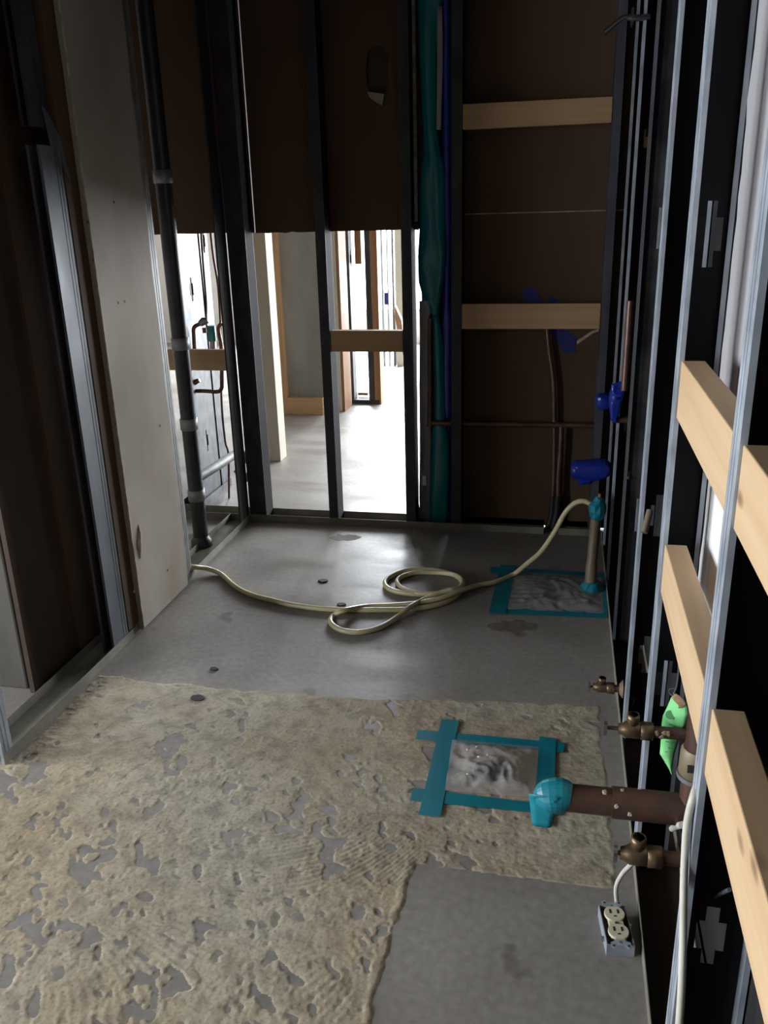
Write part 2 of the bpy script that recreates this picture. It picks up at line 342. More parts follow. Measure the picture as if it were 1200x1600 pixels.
# thinset residue left on the slab: a real, broken, combed layer a few millimetres high
def vnoise(x, y, s, seed):
    rs = np.random.RandomState(seed); n = 64; g = rs.rand(n, n)
    x = x*s+17.3; y = y*s+9.1
    xi = np.floor(x).astype(int); yi = np.floor(y).astype(int); fx = x-xi; fy = y-yi
    fx = fx*fx*(3-2*fx); fy = fy*fy*(3-2*fy)
    a = g[xi % n, yi % n]; b = g[(xi+1) % n, yi % n]; c = g[xi % n, (yi+1) % n]; e = g[(xi+1) % n, (yi+1) % n]
    return (a*(1-fx)+b*fx)*(1-fy) + (c*(1-fx)+e*fx)*fy
def fbm(x, y, s, seed, o=4): return sum(vnoise(x, y, s*2**k, seed+k)*.5**k for k in range(o))/sum(.5**k for k in range(o))
def residue():
    st = .0034
    xs = np.arange(-2.3, .185, st); ys = np.arange(.45, 2.22, st)
    X, Y = np.meshgrid(xs, ys, indexing='ij')
    h = .0016 + .0008*(fbm(X, Y, 14, 3)-.5) + .0010*(fbm(X, Y, 70, 11, 2)-.5)
    h += .0040*np.clip(fbm(X, Y, 85, 51, 1)-.70, 0, 1)*(fbm(X, Y, 4, 57, 2) > .42)
    comb = np.clip((fbm(X, Y, 3.2, 21, 2)-.42)*7, 0, 1)*np.clip((X+.95)*4, 0, 1)*np.clip((1.62-Y)*5, 0, 1)
    ang = 0.30+1.2*(fbm(X, Y, 1.1, 71, 1)-.5)
    h += comb*.0006*np.sin((X*np.cos(ang)+Y*np.sin(ang))*2*PI/.0105)
    h -= .0011*np.clip(fbm(X, Y+.5*X, 48, 61, 2)-.60, 0, 1)*6*np.clip((1.9-Y)*2, .15, 1)
    h += .0022*np.clip(fbm(X, Y, 120, 66, 1)-.66, 0, 1)*np.clip((1.95-Y)*3, .2, 1)
    # bare slab shows in patches, more of them in the left foreground
    bare = .68*fbm(X+.3*Y, Y, 13, 31, 3) + .32*fbm(X+.4*Y, Y, 45, 37, 2)
    dens = .310 + .07*np.clip((1.75-Y)/.9, 0, 1)*np.clip((-.15-X)/.6, 0, 1) - .05*np.clip((Y-1.75)/.3, 0, 1) - .06*np.clip((X+.3)/.4, 0, 1)
    chip = fbm(X+.35*Y, .8*Y, 27, 131, 2); cd = .200 + .055*np.clip((1.75-Y)/.7, 0, 1)*np.clip((-.1-X)/.5, 0, 1) - .05*np.clip((X+.25)/.3, 0, 1)
    keep = np.minimum(np.clip((bare-dens)/.02, 0, 1), np.clip((chip-cd)/.02, 0, 1))
    h = h*keep
    # edges of the layer
    wob = .05*(fbm(X, Y, 5, 91, 3)-.5) + .02*(fbm(X, Y, 30, 95, 2)-.5)
    top = 2.085 + .05*np.sin(X*2.4+.6) + wob - Y
    rgt = .150 + wob*.6 - X
    cut = np.where(Y < 1.435+wob*.3, -.263-.02*(1.435-Y)+wob*.9-X, 1.0)      # the smooth patch by the right wall
    cut2 = np.where((Y < 1.435) | (X < -.28), 1.0, Y-(1.425+wob*.5-.03*(X+.28)))
    lft = X + 1.345 + np.where(Y < 1.62, 1.0, 0) + wob*.3
    e = np.clip(np.minimum(np.minimum(top, rgt), np.minimum(np.minimum(cut, cut2), lft))/.008, 0, 1)
    lip = np.where((Y < 1.44) & (cut < .02) & (cut > 0), .0012, 0)
    h = (h + lip*keep)*e - .0004
    vis = h > 0
    fm = vis[:-1, :-1] | vis[1:, :-1] | vis[:-1, 1:] | vis[1:, 1:]
    nx, ny = X.shape
    idx = np.arange(nx*ny).reshape(nx, ny)
    F = np.stack([idx[:-1, :-1][fm], idx[1:, :-1][fm], idx[1:, 1:][fm], idx[:-1, 1:][fm]], 1)
    used = np.unique(F); rm = -np.ones(nx*ny, int); rm[used] = np.arange(len(used))
    V = np.stack([X.ravel(), Y.ravel(), h.ravel()], 1)[used]; F = rm[F]
    me = bpy.data.meshes.new('adhesive_residue')
    me.vertices.add(len(V)); me.vertices.foreach_set('co', V.ravel())
    me.loops.add(F.size); me.loops.foreach_set('vertex_index', F.ravel().astype(np.int32))
    me.polygons.add(len(F)); me.polygons.foreach_set('loop_start', np.arange(0, F.size, 4, dtype=np.int32))
    try: me.polygons.foreach_set('loop_total', np.full(len(F), 4, dtype=np.int32))
    except Exception: pass
    me.update(calc_edges=True); me.validate()
    me.polygons.foreach_set('use_smooth', np.ones(len(me.polygons), bool))
    me.materials.append(THIN)
    o = bpy.data.objects.new('adhesive_residue', me); C.objects.link(o); o.parent = fl
    tag(o, 'beige combed tile adhesive left on the slab', kind='stuff')
residue()

# outer shell of the building with window openings
def shell_wall(name, axis, pos, a0, a1, openings, m=SHELL, t=.15, sgn=1):
    e = empty(name, (0, 0, 0), kind='structure')
    def bx(nm, u0, u1, z0, z1):
        if u1-u0 < .01 or z1-z0 < .01: return
        mb = MB()
        if axis == 'x': mb.box(u0, u1, pos, pos+sgn*t, z0, z1)
        else: mb.box(pos, pos+sgn*t, u0, u1, z0, z1)
        mb.build(nm, m, e)
    c = a0
    for (u0, u1, z0, z1) in openings:
        bx('pier', c, u0, 0, CEIL); bx('sill_wall', u0, u1, 0, z0); bx('lintel', u0, u1, z1, CEIL); c = u1
    bx('pier', c, a1, 0, CEIL)
    return e
shell_wall('wall_west', 'y', X0, Y0, Y1, [(-2.15, -.75, .5, 2.1), (-.2, 1.3, .5, 2.1)], sgn=-1)  # rear opening is added to let in fill light
shell_wall('wall_east', 'y', X1, Y0, Y1, [], m=SHELLW)
shell_wall('wall_far', 'x', Y1, X0, X1, [(-2.9, 2.1, .3, 2.3)], m=SHELLW)
shell_wall('wall_behind', 'x', Y0, X0, X1, [], m=KRAFTD, sgn=-1)
shell_wall('wall_added_blocker', 'x', 2.56, X0, -1.53, [], m=SHELL, t=.1)  # added unseen partition, keeps west light off the left rear panels
def win_frame(n, axis, pos, u0, u1, z0, z1, k):
    e = empty(n, (0, 0, 0), kind='structure')
    def bar(nm, a0, a1, za, zb):
        mb = MB()
        if axis == 'x': mb.box(a0, a1, pos-.03, pos+.03, za, zb)
        else: mb.box(pos-.03, pos+.03, a0, a1, za, zb)
        mb.build(nm, SHELLW, e)
    bar('frame_rail', u0, u1, z0, z0+.05); bar('frame_rail', u0, u1, z1-.05, z1)
    for i in range(k+1):
        c = u0+(u1-u0)*i/k; bar('mullion', c-.025, c+.025, z0+.05, z1-.05)
win_frame('window_1', 'x', Y1+.02, -2.9, 2.1, .3, 2.3, 5)
win_frame('window_added', 'y', X0-.02, -2.15, -.75, .5, 2.1, 2)  # frame of the added rear opening
win_frame('window_3', 'y', X0-.02, -0.2, 1.3, .5, 2.1, 2)

# ---------------------------------------------------------------- back stud wall
wbk = empty('wall_back', (0, YB, 0), kind='structure')
UY = (0, 1, 0)
BX = lambda px, y=500: ony(px, y, YB).x
track(wbk, -2.6, XL-.002, YB, YB+DEP, 'x')
track(wbk, XL+.001, ony(849, 835, YB).x, YB, YB+DEP, 'x')
track(wbk, ony(872, 835, YB).x, XR-.035, YB, YB+DEP, 'x')
track(wbk, -2.6, XR, YB, YB+DEP, 'x', z=CEIL, name='top_track', flip=-1)
zs, ze = T, CEIL-T
# right edge of each stud face (its web is on the side seen from the camera)
for (xr, kn) in ((-1.275, ()), (-.940, ()), (-.593, ()), (-.396, ()), (-2.05, ())):
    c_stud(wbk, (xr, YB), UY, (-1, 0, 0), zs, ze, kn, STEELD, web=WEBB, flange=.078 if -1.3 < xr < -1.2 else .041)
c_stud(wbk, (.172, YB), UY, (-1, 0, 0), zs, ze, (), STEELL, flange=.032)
# sheathing on the far side of the studs, brown paper back towards the room
PZ = ony(500, 362, YP).z
def ragged_panel(name, x0, x1, z0, z1, y0, y1, m, parent, rag=.006, seed=1, step=.03):
    pts = []; k = max(2, int((x1-x0)/step))
    for i in range(k+1): pts.append((x0+(x1-x0)*i/k, y0, z0 + rag*mnoise.noise(Vector((i*.9, seed*3.1, 0)))))
    pts += [(x1, y0, z1), (x0, y0, z1)]
    return MB().prism(pts, (0, y1-y0, 0)).build(name, m, parent)
# left sheathing with a broken hole
hx0, hx1 = ony(571, 100, YP).x, ony(607, 100, YP).x; hz0, hz1 = ony(590, 150, YP).z, ony(590, 72, YP).z
def holed_panel():
    bm = bmesh.new()
    x0, x1, z0, z1 = -1.262, -.5795, PZ, CEIL
    outer = []
    k = 26
    for i in range(k+1): outer.append((x0+(x1-x0)*i/k, z0+.006*mnoise.noise(Vector((i*.9, 4.0, 0)))))
    outer += [(x1, z1), (x0, z1)]
    cx, cz = (hx0+hx1)/2, (hz0+hz1)/2; rx, rz = (hx1-hx0)/2, (hz1-hz0)/2
    hole = []
    for i in range(14):
        a = 2*PI*i/14; w = 1+.22*mnoise.noise(Vector((i*1.3, .4, 2)))
        hole.append((cx+rx*w*math.copysign(abs(math.cos(a))**.7, math.cos(a)), cz+rz*w*math.copysign(abs(math.sin(a))**.75, math.sin(a))))
    ov = [bm.verts.new((p[0], YP, p[1])) for p in outer]; hv = [bm.verts.new((p[0], YP, p[1])) for p in hole]
    es = [bm.edges.new((ov[i], ov[(i+1) % len(ov)])) for i in range(len(ov))] + [bm.edges.new((hv[i], hv[(i+1) % len(hv)])) for i in range(len(hv))]
    bmesh.ops.triangle_fill(bm, use_beauty=True, use_dissolve=False, edges=es)
    ext = bmesh.ops.extrude_face_region(bm, geom=bm.faces[:])
    for g in ext['geom']:
        if isinstance(g, bmesh.types.BMVert): g.co.y += .014
    bmesh.ops.recalc_face_normals(bm, faces=bm.faces[:])
    me = bpy.data.meshes.new('sheathing_panel'); bm.to_mesh(me); bm.free(); me.materials.append(KRAFT)
    o = bpy.data.objects.new('sheathing_panel', me); C.objects.link(o); o.parent = wbk; o.location = (0, -YB, 0)
    tag(o, 'brown paper-backed board with a torn hole')
    # second layer behind the hole, and torn paper at its lower edge
    mb = MB().box(hx0-.06, hx1+.06, YP+.016, YP+.028, hz0-.06, hz1+.06); mb.build('inner_layer', KRAFTD, o, origin=None)
    mb = MB(); a = ony(574, 143, YP-.004); b = ony(600, 147, YP-.012); c = ony(597, 165, YP-.016); e = ony(588, 160, YP-.012); f = ony(577, 152, YP-.006)
    mb.prism([a, b, c, e, f], (0, .0015, 0)); mb.build('torn_paper', GYP, o)
    return o
hp = holed_panel()
ragged_panel('sheathing_panel', -2.6, -1.266, PZ+.004, CEIL, YP, YP+.014, KRAFT, wbk, seed=2)
SEAM = ony(830, 332, YP).z
px0, px1 = -.437, XR+.09
ragged_panel('sheathing_panel', px0, px1, .004, SEAM-.002, YP, YP+.014, KRAFT, wbk, rag=.001, seed=3)
up_panel = ragged_panel('sheathing_panel', px0, px1, SEAM+.002, CEIL, YP, YP+.014, KRAFT, wbk, rag=.001, seed=4)
MB().box(px0, px1, YP+.0142, YP+.022, SEAM-.03, SEAM+.03).build('joint_light_block', KRAFTD, wbk)  # added strip, stops light leaking through the seam
MB().box(px0+.002, px1, YP-.0004, YP+.012, SEAM-.0019, SEAM+.0019).build('panel_joint', GYPEDGE, wbk)
# faded print stamped on the upper board
rs = random.Random(3); mb = MB(); xx = ony(836, 261, YP).x; zz = ony(870, 261, YP).z
while xx < ony(904, 261, YP).x:
    w = rs.uniform(.006, .012)
    if rs.random() < .85:
        mb.box(xx, xx+.0028, YP-.0006, YP, zz-.007, zz+.007); mb.box(xx, xx+w, YP-.0006, YP, zz+.004*rs.choice((-1, 1, 0))-.0015, zz+.0025)
    xx += w+.004
mb.build('printed_stamp', STAMP, up_panel)

# ---------------------------------------------------------------- left stud wall
wlf = empty('wall_left', (XL, 2.5, 0), kind='structure')
LY = lambda px, y: onx(px, y, XL).y
track(wlf, XL-DEP, XL, 1.60, YB-.003, 'y')
track(wlf, XL-DEP, XL, 1.60, YB-.003, 'y', z=CEIL, name='top_track', flip=-1)
UXm = (-1, 0, 0)
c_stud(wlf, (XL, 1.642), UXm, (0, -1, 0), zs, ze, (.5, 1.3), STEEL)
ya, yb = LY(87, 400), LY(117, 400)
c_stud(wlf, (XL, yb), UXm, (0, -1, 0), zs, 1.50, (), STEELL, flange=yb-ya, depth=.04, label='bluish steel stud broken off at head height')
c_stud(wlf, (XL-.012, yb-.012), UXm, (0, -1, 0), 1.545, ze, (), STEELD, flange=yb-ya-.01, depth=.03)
# bent, torn tongue of the front flange where it was cut
mb = MB(); mb.prism([(XL, yb-.041, 1.50), (XL, yb, 1.46), (XL+.008, yb+.022, 1.40), (XL+.004, yb+.005, 1.52), (XL-.004, yb-.02, 1.575), (XL-.01, yb-.04, 1.60)], (-.0016, 0, 0))
mb.build('torn_flange', STEELL, wlf)
# furring strip and hanging drywall panel
MB().box(XL-.02, XL+.002, yb+.002, yb+.075, .036, ze-.04).build('furring_strip', KRAFT, wlf)
py0, py1 = LY(136, 400), LY(228, 400)
mb = MB(); pts = []
k = 30
for i in range(k+1): t = i/k; pts.append((XL+.004, py0+.006*mnoise.noise(Vector((i*.6, 1, 0))), .010+(CEIL-.02)*t))
for i in range(k+1): t = 1-i/k; pts.append((XL+.004, py1+.010*mnoise.noise(Vector((i*.6, 7, 0))), .010+(CEIL-.02)*t))
mb.prism(pts, (.013, 0, 0)); dw = mb.build('drywall_panel', GYP, wlf); tag(dw, 'stained off-white drywall strip, scuffed near the floor')
# ragged gypsum edge of that panel, nail holes and a blister
mb = MB(); pts = []
for i in range(60): t = i/59; pts.append((XL+.0175, py0+.004+.004*mnoise.noise(Vector((i*.7, 3, 0))), .012+(CEIL-.03)*t))
mb.tube(pts, .0032, 5); mb.build('broken_edge', GYPEDGE, dw)
for (hxp, hyp) in ((185, 473), (195, 471), (181, 662), (146, 407), (250, 665), (262, 891), (209, 924), (178, 316), (137, 347)):
    p = onx(hxp, hyp, XL+.017); r = .0045
    mb = MB(); mb.cyl((XL+.0165, p.y, p.z), (XL+.0178, p.y, p.z), r, 8); mb.build('nail_hole', SLOT, dw)
mb = MB(); c0 = onx(217, 850, XL+.017); c1 = onx(216, 820, XL+.017); c2 = onx(219, 872, XL+.017)
mb.tube([c1, c1.lerp(c0, .5)+Vector((0, .004, 0)), c0, c2], [.002, .008, .009, .003], 8); mb.build('plaster_blister', GYPEDGE, dw)
# stud at the end of the panel
ys = LY(231, 400)
c_stud(wlf, (XL, ys+.066), UXm, (0, -1, 0), zs, ze, (), STEELG, flange=.066, depth=.04, label='spangled grey steel stud at the edge of the drywall')
# corner stud
ye = YB-.006
mb = MB().box(XL-T, XL, ye-.105, ye, zs, ze); mb.box(XL-.03, XL-T, ye-T, ye, zs, ze); mb.box(XL-.007, XL-T, ye-.105, ye-.105+T, zs, ze)
mb.box(XL, XL+.0008, ye-.072, ye-.068, zs, ze); mb.box(XL, XL+.0008, ye-.036, ye-.032, zs, ze)
mb.build('corner_angle', STEELD, wlf)['label'] = 'dark steel corner angle'
# piece of brown board caught between the two corner studs, ends above the opening
MB().box(XL-.004, XL+.010, ye-.016, ye+.004, ony(345, 277, YB).z, ze).build('board_offcut', KRAFT, wlf)
# board on the far side of the left wall
MB().box(XL-.135, XL-.120, 1.924, 2.52, .004, CEIL).build('rear_board', KRAFTD, wlf)
bp_ = onx(60, 700, XL-.119)
MB().box(XL-.1195, XL-.108, 2.16, 2.36, .02, CEIL-.03).build('brown_strip', KRAFT, wlf)
# concrete column behind it
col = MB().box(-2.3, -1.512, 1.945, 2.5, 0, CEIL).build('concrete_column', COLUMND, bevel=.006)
tag(col, 'shaded concrete column standing behind the left stud wall', 'column')

# ---------------------------------------------------------------- right stud wall
wrt = empty('wall_right', (XR, 1.5, 0), kind='structure')
UXp = (1, 0, 0)
track(wrt, XR, XR+DEP, .2, YB-.002, 'y', base=KRAFTD)
track(wrt, XR, XR+DEP, .2, YB-.002, 'y', z=CEIL, name='top_track', flip=-1)
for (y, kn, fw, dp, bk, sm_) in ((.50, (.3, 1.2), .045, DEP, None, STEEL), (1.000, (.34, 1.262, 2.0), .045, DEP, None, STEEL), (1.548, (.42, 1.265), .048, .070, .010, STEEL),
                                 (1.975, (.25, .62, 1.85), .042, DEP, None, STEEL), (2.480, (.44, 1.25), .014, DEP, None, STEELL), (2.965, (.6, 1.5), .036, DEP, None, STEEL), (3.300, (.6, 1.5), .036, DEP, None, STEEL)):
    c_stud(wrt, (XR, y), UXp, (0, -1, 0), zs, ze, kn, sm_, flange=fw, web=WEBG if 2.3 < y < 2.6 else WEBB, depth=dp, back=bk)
XF = XR+DEP+.003
# boards on the far side of the right wall
for (a, b) in ((.2, .97), (1.70, 2.40), (2.405, 3.50)):
    MB().box(XF, XF+.013, a, b, .004, CEIL).build('backing_board', BLACKB, wrt)
pts = []
for i in range(51): t = i/50; pts.append((XF, 1.668+.02*mnoise.noise(Vector((i*.35, 5, 0)))+.012*mnoise.noise(Vector((i*1.1, 9, 0))), .45+1.9*t))
pts += [(XF, .972, 2.35), (XF, .972, .45)]
MB().prism(pts, (.010, 0, 0)).build('torn_paper_panel', GREYPAPER, wrt)
MB().box(XF+.0135, XF+.02, .9, 1.8, .004, CEIL).build('backing_board', BLACKB, wrt)
a = [onx(x, y, XF-.004) for (x, y) in ((1118, 760), (1088, 985), (1103, 996), (1160, 996), (1160, 760))]
w_ = MB().prism(a, (-.010, 0, 0)).build('plasterboard_offcut', WHITEP); tag(w_, 'bright white plasterboard offcut standing between the right-hand studs', 'offcut')

# ================================================================== THINGS
# ---------------------------------------------------------------- timber blocking
def board(name, x0, x1, y0, y1, z0, z1, m, label, group):
    o = MB().box(x0, x1, y0, y1, z0, z1).build(name, m, bevel=.0018)
    return tag(o, label, 'board', group)
def zb(x, y): return ony(x, y, YB).z
G1 = 'pine blocking boards in the back wall'; G2 = 'pine blocking boards in the right wall'
board('wood_block', -.394, .139, YB-.004, YB+.034, zb(722, 203)+.001, zb(722, 163), PINEX, 'upper pine board spanning the right bay of the back wall', G1)
board('wood_block', -.394, .139, YB-.004, YB+.034, zb(722, 514), zb(722, 475), PINEX, 'lower pine board in the right bay, blue tape behind it', G1)
board('wood_block', -.938, -.636, YB+.004, YB+.042, zb(570, 550), zb(570, 517), PINEX, 'short pine board crossing the bright opening between two studs', G1)
board('wood_block', -1.66, XL-.008, YB-.030, YB-.002, zb(320, 577), zb(320, 545), PINEX, 'short pine board behind the black pipe in the left corner', G1)
zu0, zu1 = onx(1053, 648, XR).z-.004, onx(1057, 565, XR).z
zl0, zl1 = onx(1028, 920, XR).z-.004, onx(1033, 840, XR).z
ZU = (.968, 1.066); ZL = (.640, .735)
board('wood_block', XR+.003, XR+.041, 1.003, 1.498, ZU[0], ZU[1], PINEY, 'upper pine board between the nearest stud and the next one', G2)
board('wood_block', XR+.003, XR+.041, .504, .953, ZU[0]+.002, ZU[1]+.002, PINEY, 'upper pine board right of the nearest stud, cut by the frame', G2)
board('wood_block', XR+.003, XR+.041, 1.003, 1.498, ZL[0], ZL[1], PINEY, 'lower pine board between the nearest stud and the next one', G2)
board('wood_block', XR+.003, XR+.041, .504, .953, ZL[0]+.002, ZL[1]+.002, PINEY, 'lower pine board right of the nearest stud, cut by the frame', G2)

# ---------------------------------------------------------------- black stack in the left wall
pp = onz(312, 850)
st = empty('drain_pipe', (-1.452, 3.105, 0), 'black cast iron drain pipe standing in the left wall bay', 'pipe')
pxx, pyy = -1.452, 3.105
MB().cyl((pxx, pyy, .02), (pxx, pyy, CEIL), .031, 24).build('pipe', IRON, st)
MB().tube([(pxx, pyy, 0), (pxx, pyy, .03), (pxx, pyy, .045)], [.045, .043, .031], 20).build('floor_collar', IRON, st)
for py_ in (537, 662, 772, 310):
    z = ony(288, py_, pyy).z if py_ != 310 else 1.45
    MB().tube([(pxx, pyy, z-.024), (pxx, pyy, z-.022), (pxx, pyy, z+.022), (pxx, pyy, z+.024)], [.032, .0355, .0355, .032], 24).build('coupling_band', CLAMP, st)
# second slimmer pipe behind
o = MB().cyl((-1.525, 3.27, 0), (-1.525, 3.27, CEIL), .018, 16).build('vent_pipe', IRON); tag(o, 'slim black vent pipe just behind the drain pipe', 'pipe')
# grey conduit rising to the right from the stack
a = ony(300, 752, 3.16); b = ony(372, 708, 3.62)
o = MB().tube(smooth_path([a, a.lerp(b, .5), b, b+Vector((.03, .03, -.03)), b+Vector((.045, .05, -.10)), b+Vector((.0, .06, -.14)), b+Vector((-.04, .07, -.10))]), .021, 14).build('curved_waste_pipe', STEELG)
tag(o, 'grey curved waste arm slanting up from the black drain pipe', 'pipe')

# copper loop with valve and teal capped stub in the left bay
YV = 3.62
loop = empty('copper_loop', tuple(ony(320, 600, YV)), 'bent copper water pipes with a valve in the left opening', 'pipe')
def v3(x, y, Y=YV): return ony(x, y, Y)
MB().tube(smooth_path([v3(305, 560), v3(303, 525), v3(303, 513), v3(308, 508), v3(318, 505)], 6), .009, 10).build('riser', COPPER, loop)
MB().tube(smooth_path([v3(290, 611), v3(320, 611), v3(340, 612), v3(346, 607), v3(347, 595), v3(346, 545), v3(342, 520), v3(342, 510), v3(348, 505)], 6), .009, 10).build('bent_pipe', COPPER, loop)
MB().tube([v3(290, 603), v3(298, 600), v3(312, 594)], [.018, .017, .009], 10).build('elbow', COPPER, loop)
MB().tube([v3(313, 506), v3(318, 502), v3(326, 500)], [.014, .018, .012], 10).build('valve_body', CLAMP, loop)
MB().tube([v3(319, 512), v3(320, 520)], .010, 8).build('valve_stem', COPPER, loop)
stub = empty('capped_stub', tuple(v3(332, 548)), 'pale pipe stub capped with teal tape above a short board', 'pipe')
MB().cyl(v3(333, 560), v3(332, 530), .013, 14).build('stub', CLAMP, stub)
MB().tube([v3(332, 533), v3(331, 522), v3(330, 509)], [.019, .0195, .018], 10, jit=.06).build('tape_cap', TEAL, stub)
for (pl, lab) in (((( 312, 330), (314, 362), (318, 420), (322, 470), (322, 500)), 'thin brown cable hanging straight down to the valve'),
                  (((325, 300), (329, 362), (334, 405), (341, 450), (345, 520), (345, 580), (347, 640), (352, 690), (357, 712), (358, 790)), 'thin dark cable slanting down behind the corner stud')):
    o = MB().tube(smooth_path([v3(x, y, 3.72) for x, y in pl], 5), .0055, 8).build('hanging_cable', COPPER); tag(o, lab, 'cable', 'cables in the left opening')

# ---------------------------------------------------------------- tape and plastic sealing the jamb in the back wall
YT = 3.505
def jb(x, y, Y=YT): return ony(x, y, Y)
jamb = empty('taped_sheeting', (-.53, YT, 0), 'wrinkled teal tape sealing plastic sheeting to the jamb of the opening', 'tape')
# the timber jamb behind the tape
MB().box(-.571, -.440, YP+.004, YP+.05, .033, CEIL).build('jamb_board', KRAFTD, jamb)
MB().box(-.62, -.571, YP+.016, YP+.05, PZ+.002, CEIL).build('head_board', KRAFTD, jamb)
keyt = [((651, -130), (693, -130)), ((652, 0), (692, 0)), ((655, 85), (683, 85)), ((661, 200), (683, 200)), ((662, 243), (690, 243)), ((657, 262), (695, 262)), ((655, 362), (697, 362)), ((653, 400), (697, 400)), ((654, 440), (692, 440)), ((662, 470), (688, 470)), ((672, 492), (686, 492))]
sheet(rows_from([(jb(*a), jb(*b)) for a, b in keyt], 8, 4), 8, .008, 14, 2.2, flute=.014).build('upper_tape', TEALD, jamb, solid=.0008)
keyt = [((675, 492), (686, 492)), ((676, 540), (693, 540)), ((677, 600), (695, 600)), ((676, 660), (697, 660)), ((673, 690), (703, 690)), ((671, 740), (703, 740)), ((669, 800), (700, 800)), ((668, 817), (698, 817))]
sheet(rows_from([(jb(*a), jb(*b)) for a, b in keyt], 8, 4), 8, .008, 14, 8.1, flute=.012).build('lower_tape', TEALD, jamb, solid=.0008)
keyb = [((689, -130), (704, -130)), ((689, 0), (704, 0)), ((691, 200), (705, 200)), ((693, 360), (705, 360)), ((694, 480), (704, 480)), ((690, 500), (706, 500)), ((691, 640), (706, 640)), ((698, 700), (706, 700)), ((697, 818), (706, 818))]
sheet(rows_from([(jb(a[0], a[1], YT+.008), jb(b[0], b[1], YT+.008)) for a, b in keyb], 5, 4), 5, .006, 18, 4.4, flute=.006).build('blue_edge_tape', BLUE, jamb, solid=.0008)
keyg = [((683, 10), (691, 10)), ((683, 100), (692, 100)), ((682, 203), (689, 203))]
sheet(rows_from([(jb(a[0], a[1], YT-.006), jb(b[0], b[1], YT-.006)) for a, b in keyg], 3, 4), 3, .003, 18, 4.4).build('grey_tape', GREYPAPER, jamb, solid=.0008)
keyf = [((655, 470), (671, 470)), ((656, 520), (672, 520)), ((655, 600), (673, 600)), ((656, 700), (673, 700)), ((655, 780), (671, 780)), ((657, 812), (672, 812))]
sheet(rows_from([(jb(a[0], a[1], YT-.012), jb(b[0], b[1], YT-.012)) for a, b in keyf], 10, 8), 10, .010, 40, 6.6).build('plastic_film', FILM, jamb)
sheet(rows_from([(jb(a[0], a[1], YT+.016), jb(b[0], b[1], YT+.016)) for a, b in keyf], 4, 3), 4, .003, 20, 1.6).build('dark_sheeting', IRON, jamb, solid=.0008)
p = jb(663, 751, YT-.022); MB().box(p.x-.008, p.x+.008, p.y-.0012, p.y, p.z-.022, p.z+.022).build('white_sticker', STICK, jamb)
keyw = [((645, 775), (653, 775)), ((645, 795), (656, 795)), ((644, 812), (658, 812))]
sheet(rows_from([(jb(a[0], a[1], YT-.004), jb(b[0], b[1], YT-.004)) for a, b in keyw], 5, 5), 6, .012, 40, 3.3).build('loose_tape_end', TEAL, jamb, solid=.0006)
# narrow reddish and cream strips left of the tape, above the opening
MB().box(jb(644, 180).x, jb(650, 180).x, YP-.012, YP+.012, PZ+.03, CEIL-.03).build('jamb_trim', CREAM if False else GYPEDGE, jamb)
MB().box(jb(636, 180).x, jb(643, 180).x, YP-.010, YP-.0005, PZ+.02, CEIL-.03).build('red_strip', PINEZD, jamb)
# copper riser in front of the film, and the long level pipe behind the studs
cr = empty('copper_branch', tuple(jb(673, 660)), 'thin copper riser joining a long level pipe across the back wall', 'pipe')
yc = YB+.052
MB().cyl(jb(672, 660, yc), jb(672, 497, yc), .0095, 12).build('riser', COPPER, cr)
a = jb(672, 661, yc); MB().tube([a, (.155, yc, a.z+.004)], .0115, 12).build('level_pipe', COPPER, cr)
MB().tube([a+Vector((0, 0, -.014)), a+Vector((0, 0, .014))], .014, 12).build('elbow', COPPER, cr)

# ---------------------------------------------------------------- copper supplies in the right bay of the back wall
cs = YP-.030
o = MB().tube(smooth_path([ony(855, 512, cs), ony(858, 545, cs), ony(864, 590, cs), ony(866, 640, cs), ony(866, 720, cs), ony(864, 780, cs)], 6), .0095, 12)
e = empty('copper_supply', tuple(ony(862, 835, cs)), 'tall thin copper supply pipe rising behind the lower board', 'pipe', 'copper supplies in the back wall')
o.build('pipe', COPPERB, e)
MB().tube(smooth_path([ony(864, 775, cs), ony(862, 805, cs), ony(855, 828, cs), ony(852, 836, cs)], 5), .0135, 12).build('insulation_sleeve', IRON, e)
e = empty('copper_supply', tuple(ony(860, 838, cs)), 'shorter copper supply pipe beside the tall one, sleeved below', 'pipe', 'copper supplies in the back wall')
cs2 = cs-.01
MB().tube(smooth_path([ony(877, 664, cs2), ony(876, 700, cs2), ony(873, 740, cs2), ony(872, 780, cs2)], 6), .0105, 12).build('pipe', COPPERB, e)
MB().tube(smooth_path([ony(872, 775, cs2), ony(870, 800, cs2), ony(865, 822, cs2), ony(858, 838, cs2)], 5), .0145, 12).build('insulation_sleeve', IRON, e)
# blue tape stuck on the board behind
def tape_piece(name, pts, Y, m, label, group, th=.0008):
    mb = MB().prism([ony(x, y, Y) for x, y in pts], (0, th, 0)); o = mb.build(name, m); return tag(o, label, 'tape', group)
GB = 'blue tape on the back wall board'
tape_piece('blue_tape_strip', [(814, 455), (830, 448), (851, 472), (848, 480), (825, 480)], YP-.0015, BLUEM, 'blue tape end sticking out above the lower board, upper left', GB)
tape_piece('blue_tape_strip', [(858, 466), (862, 462), (875, 472), (874, 480), (857, 480)], YP-.0015, BLUEM, 'small blue tape tip just above the middle of the lower board', GB)
tape_piece('blue_tape_strip', [(854, 512), (879, 512), (903, 531), (897, 540), (901, 551), (881, 552), (873, 535)], YP-.0015, BLUEM, 'broad blue tape end hanging below the lower board', GB)
o = MB().prism([ony(x, y, YP-.0012) for x, y in ((901, 533), (925, 517), (935, 514), (936, 517), (926, 521), (902, 538))], (0, .001, 0)).build('torn_paper_line', GYPEDGE)
tag(o, 'pale torn line in the brown board beside blue tape', 'tear')

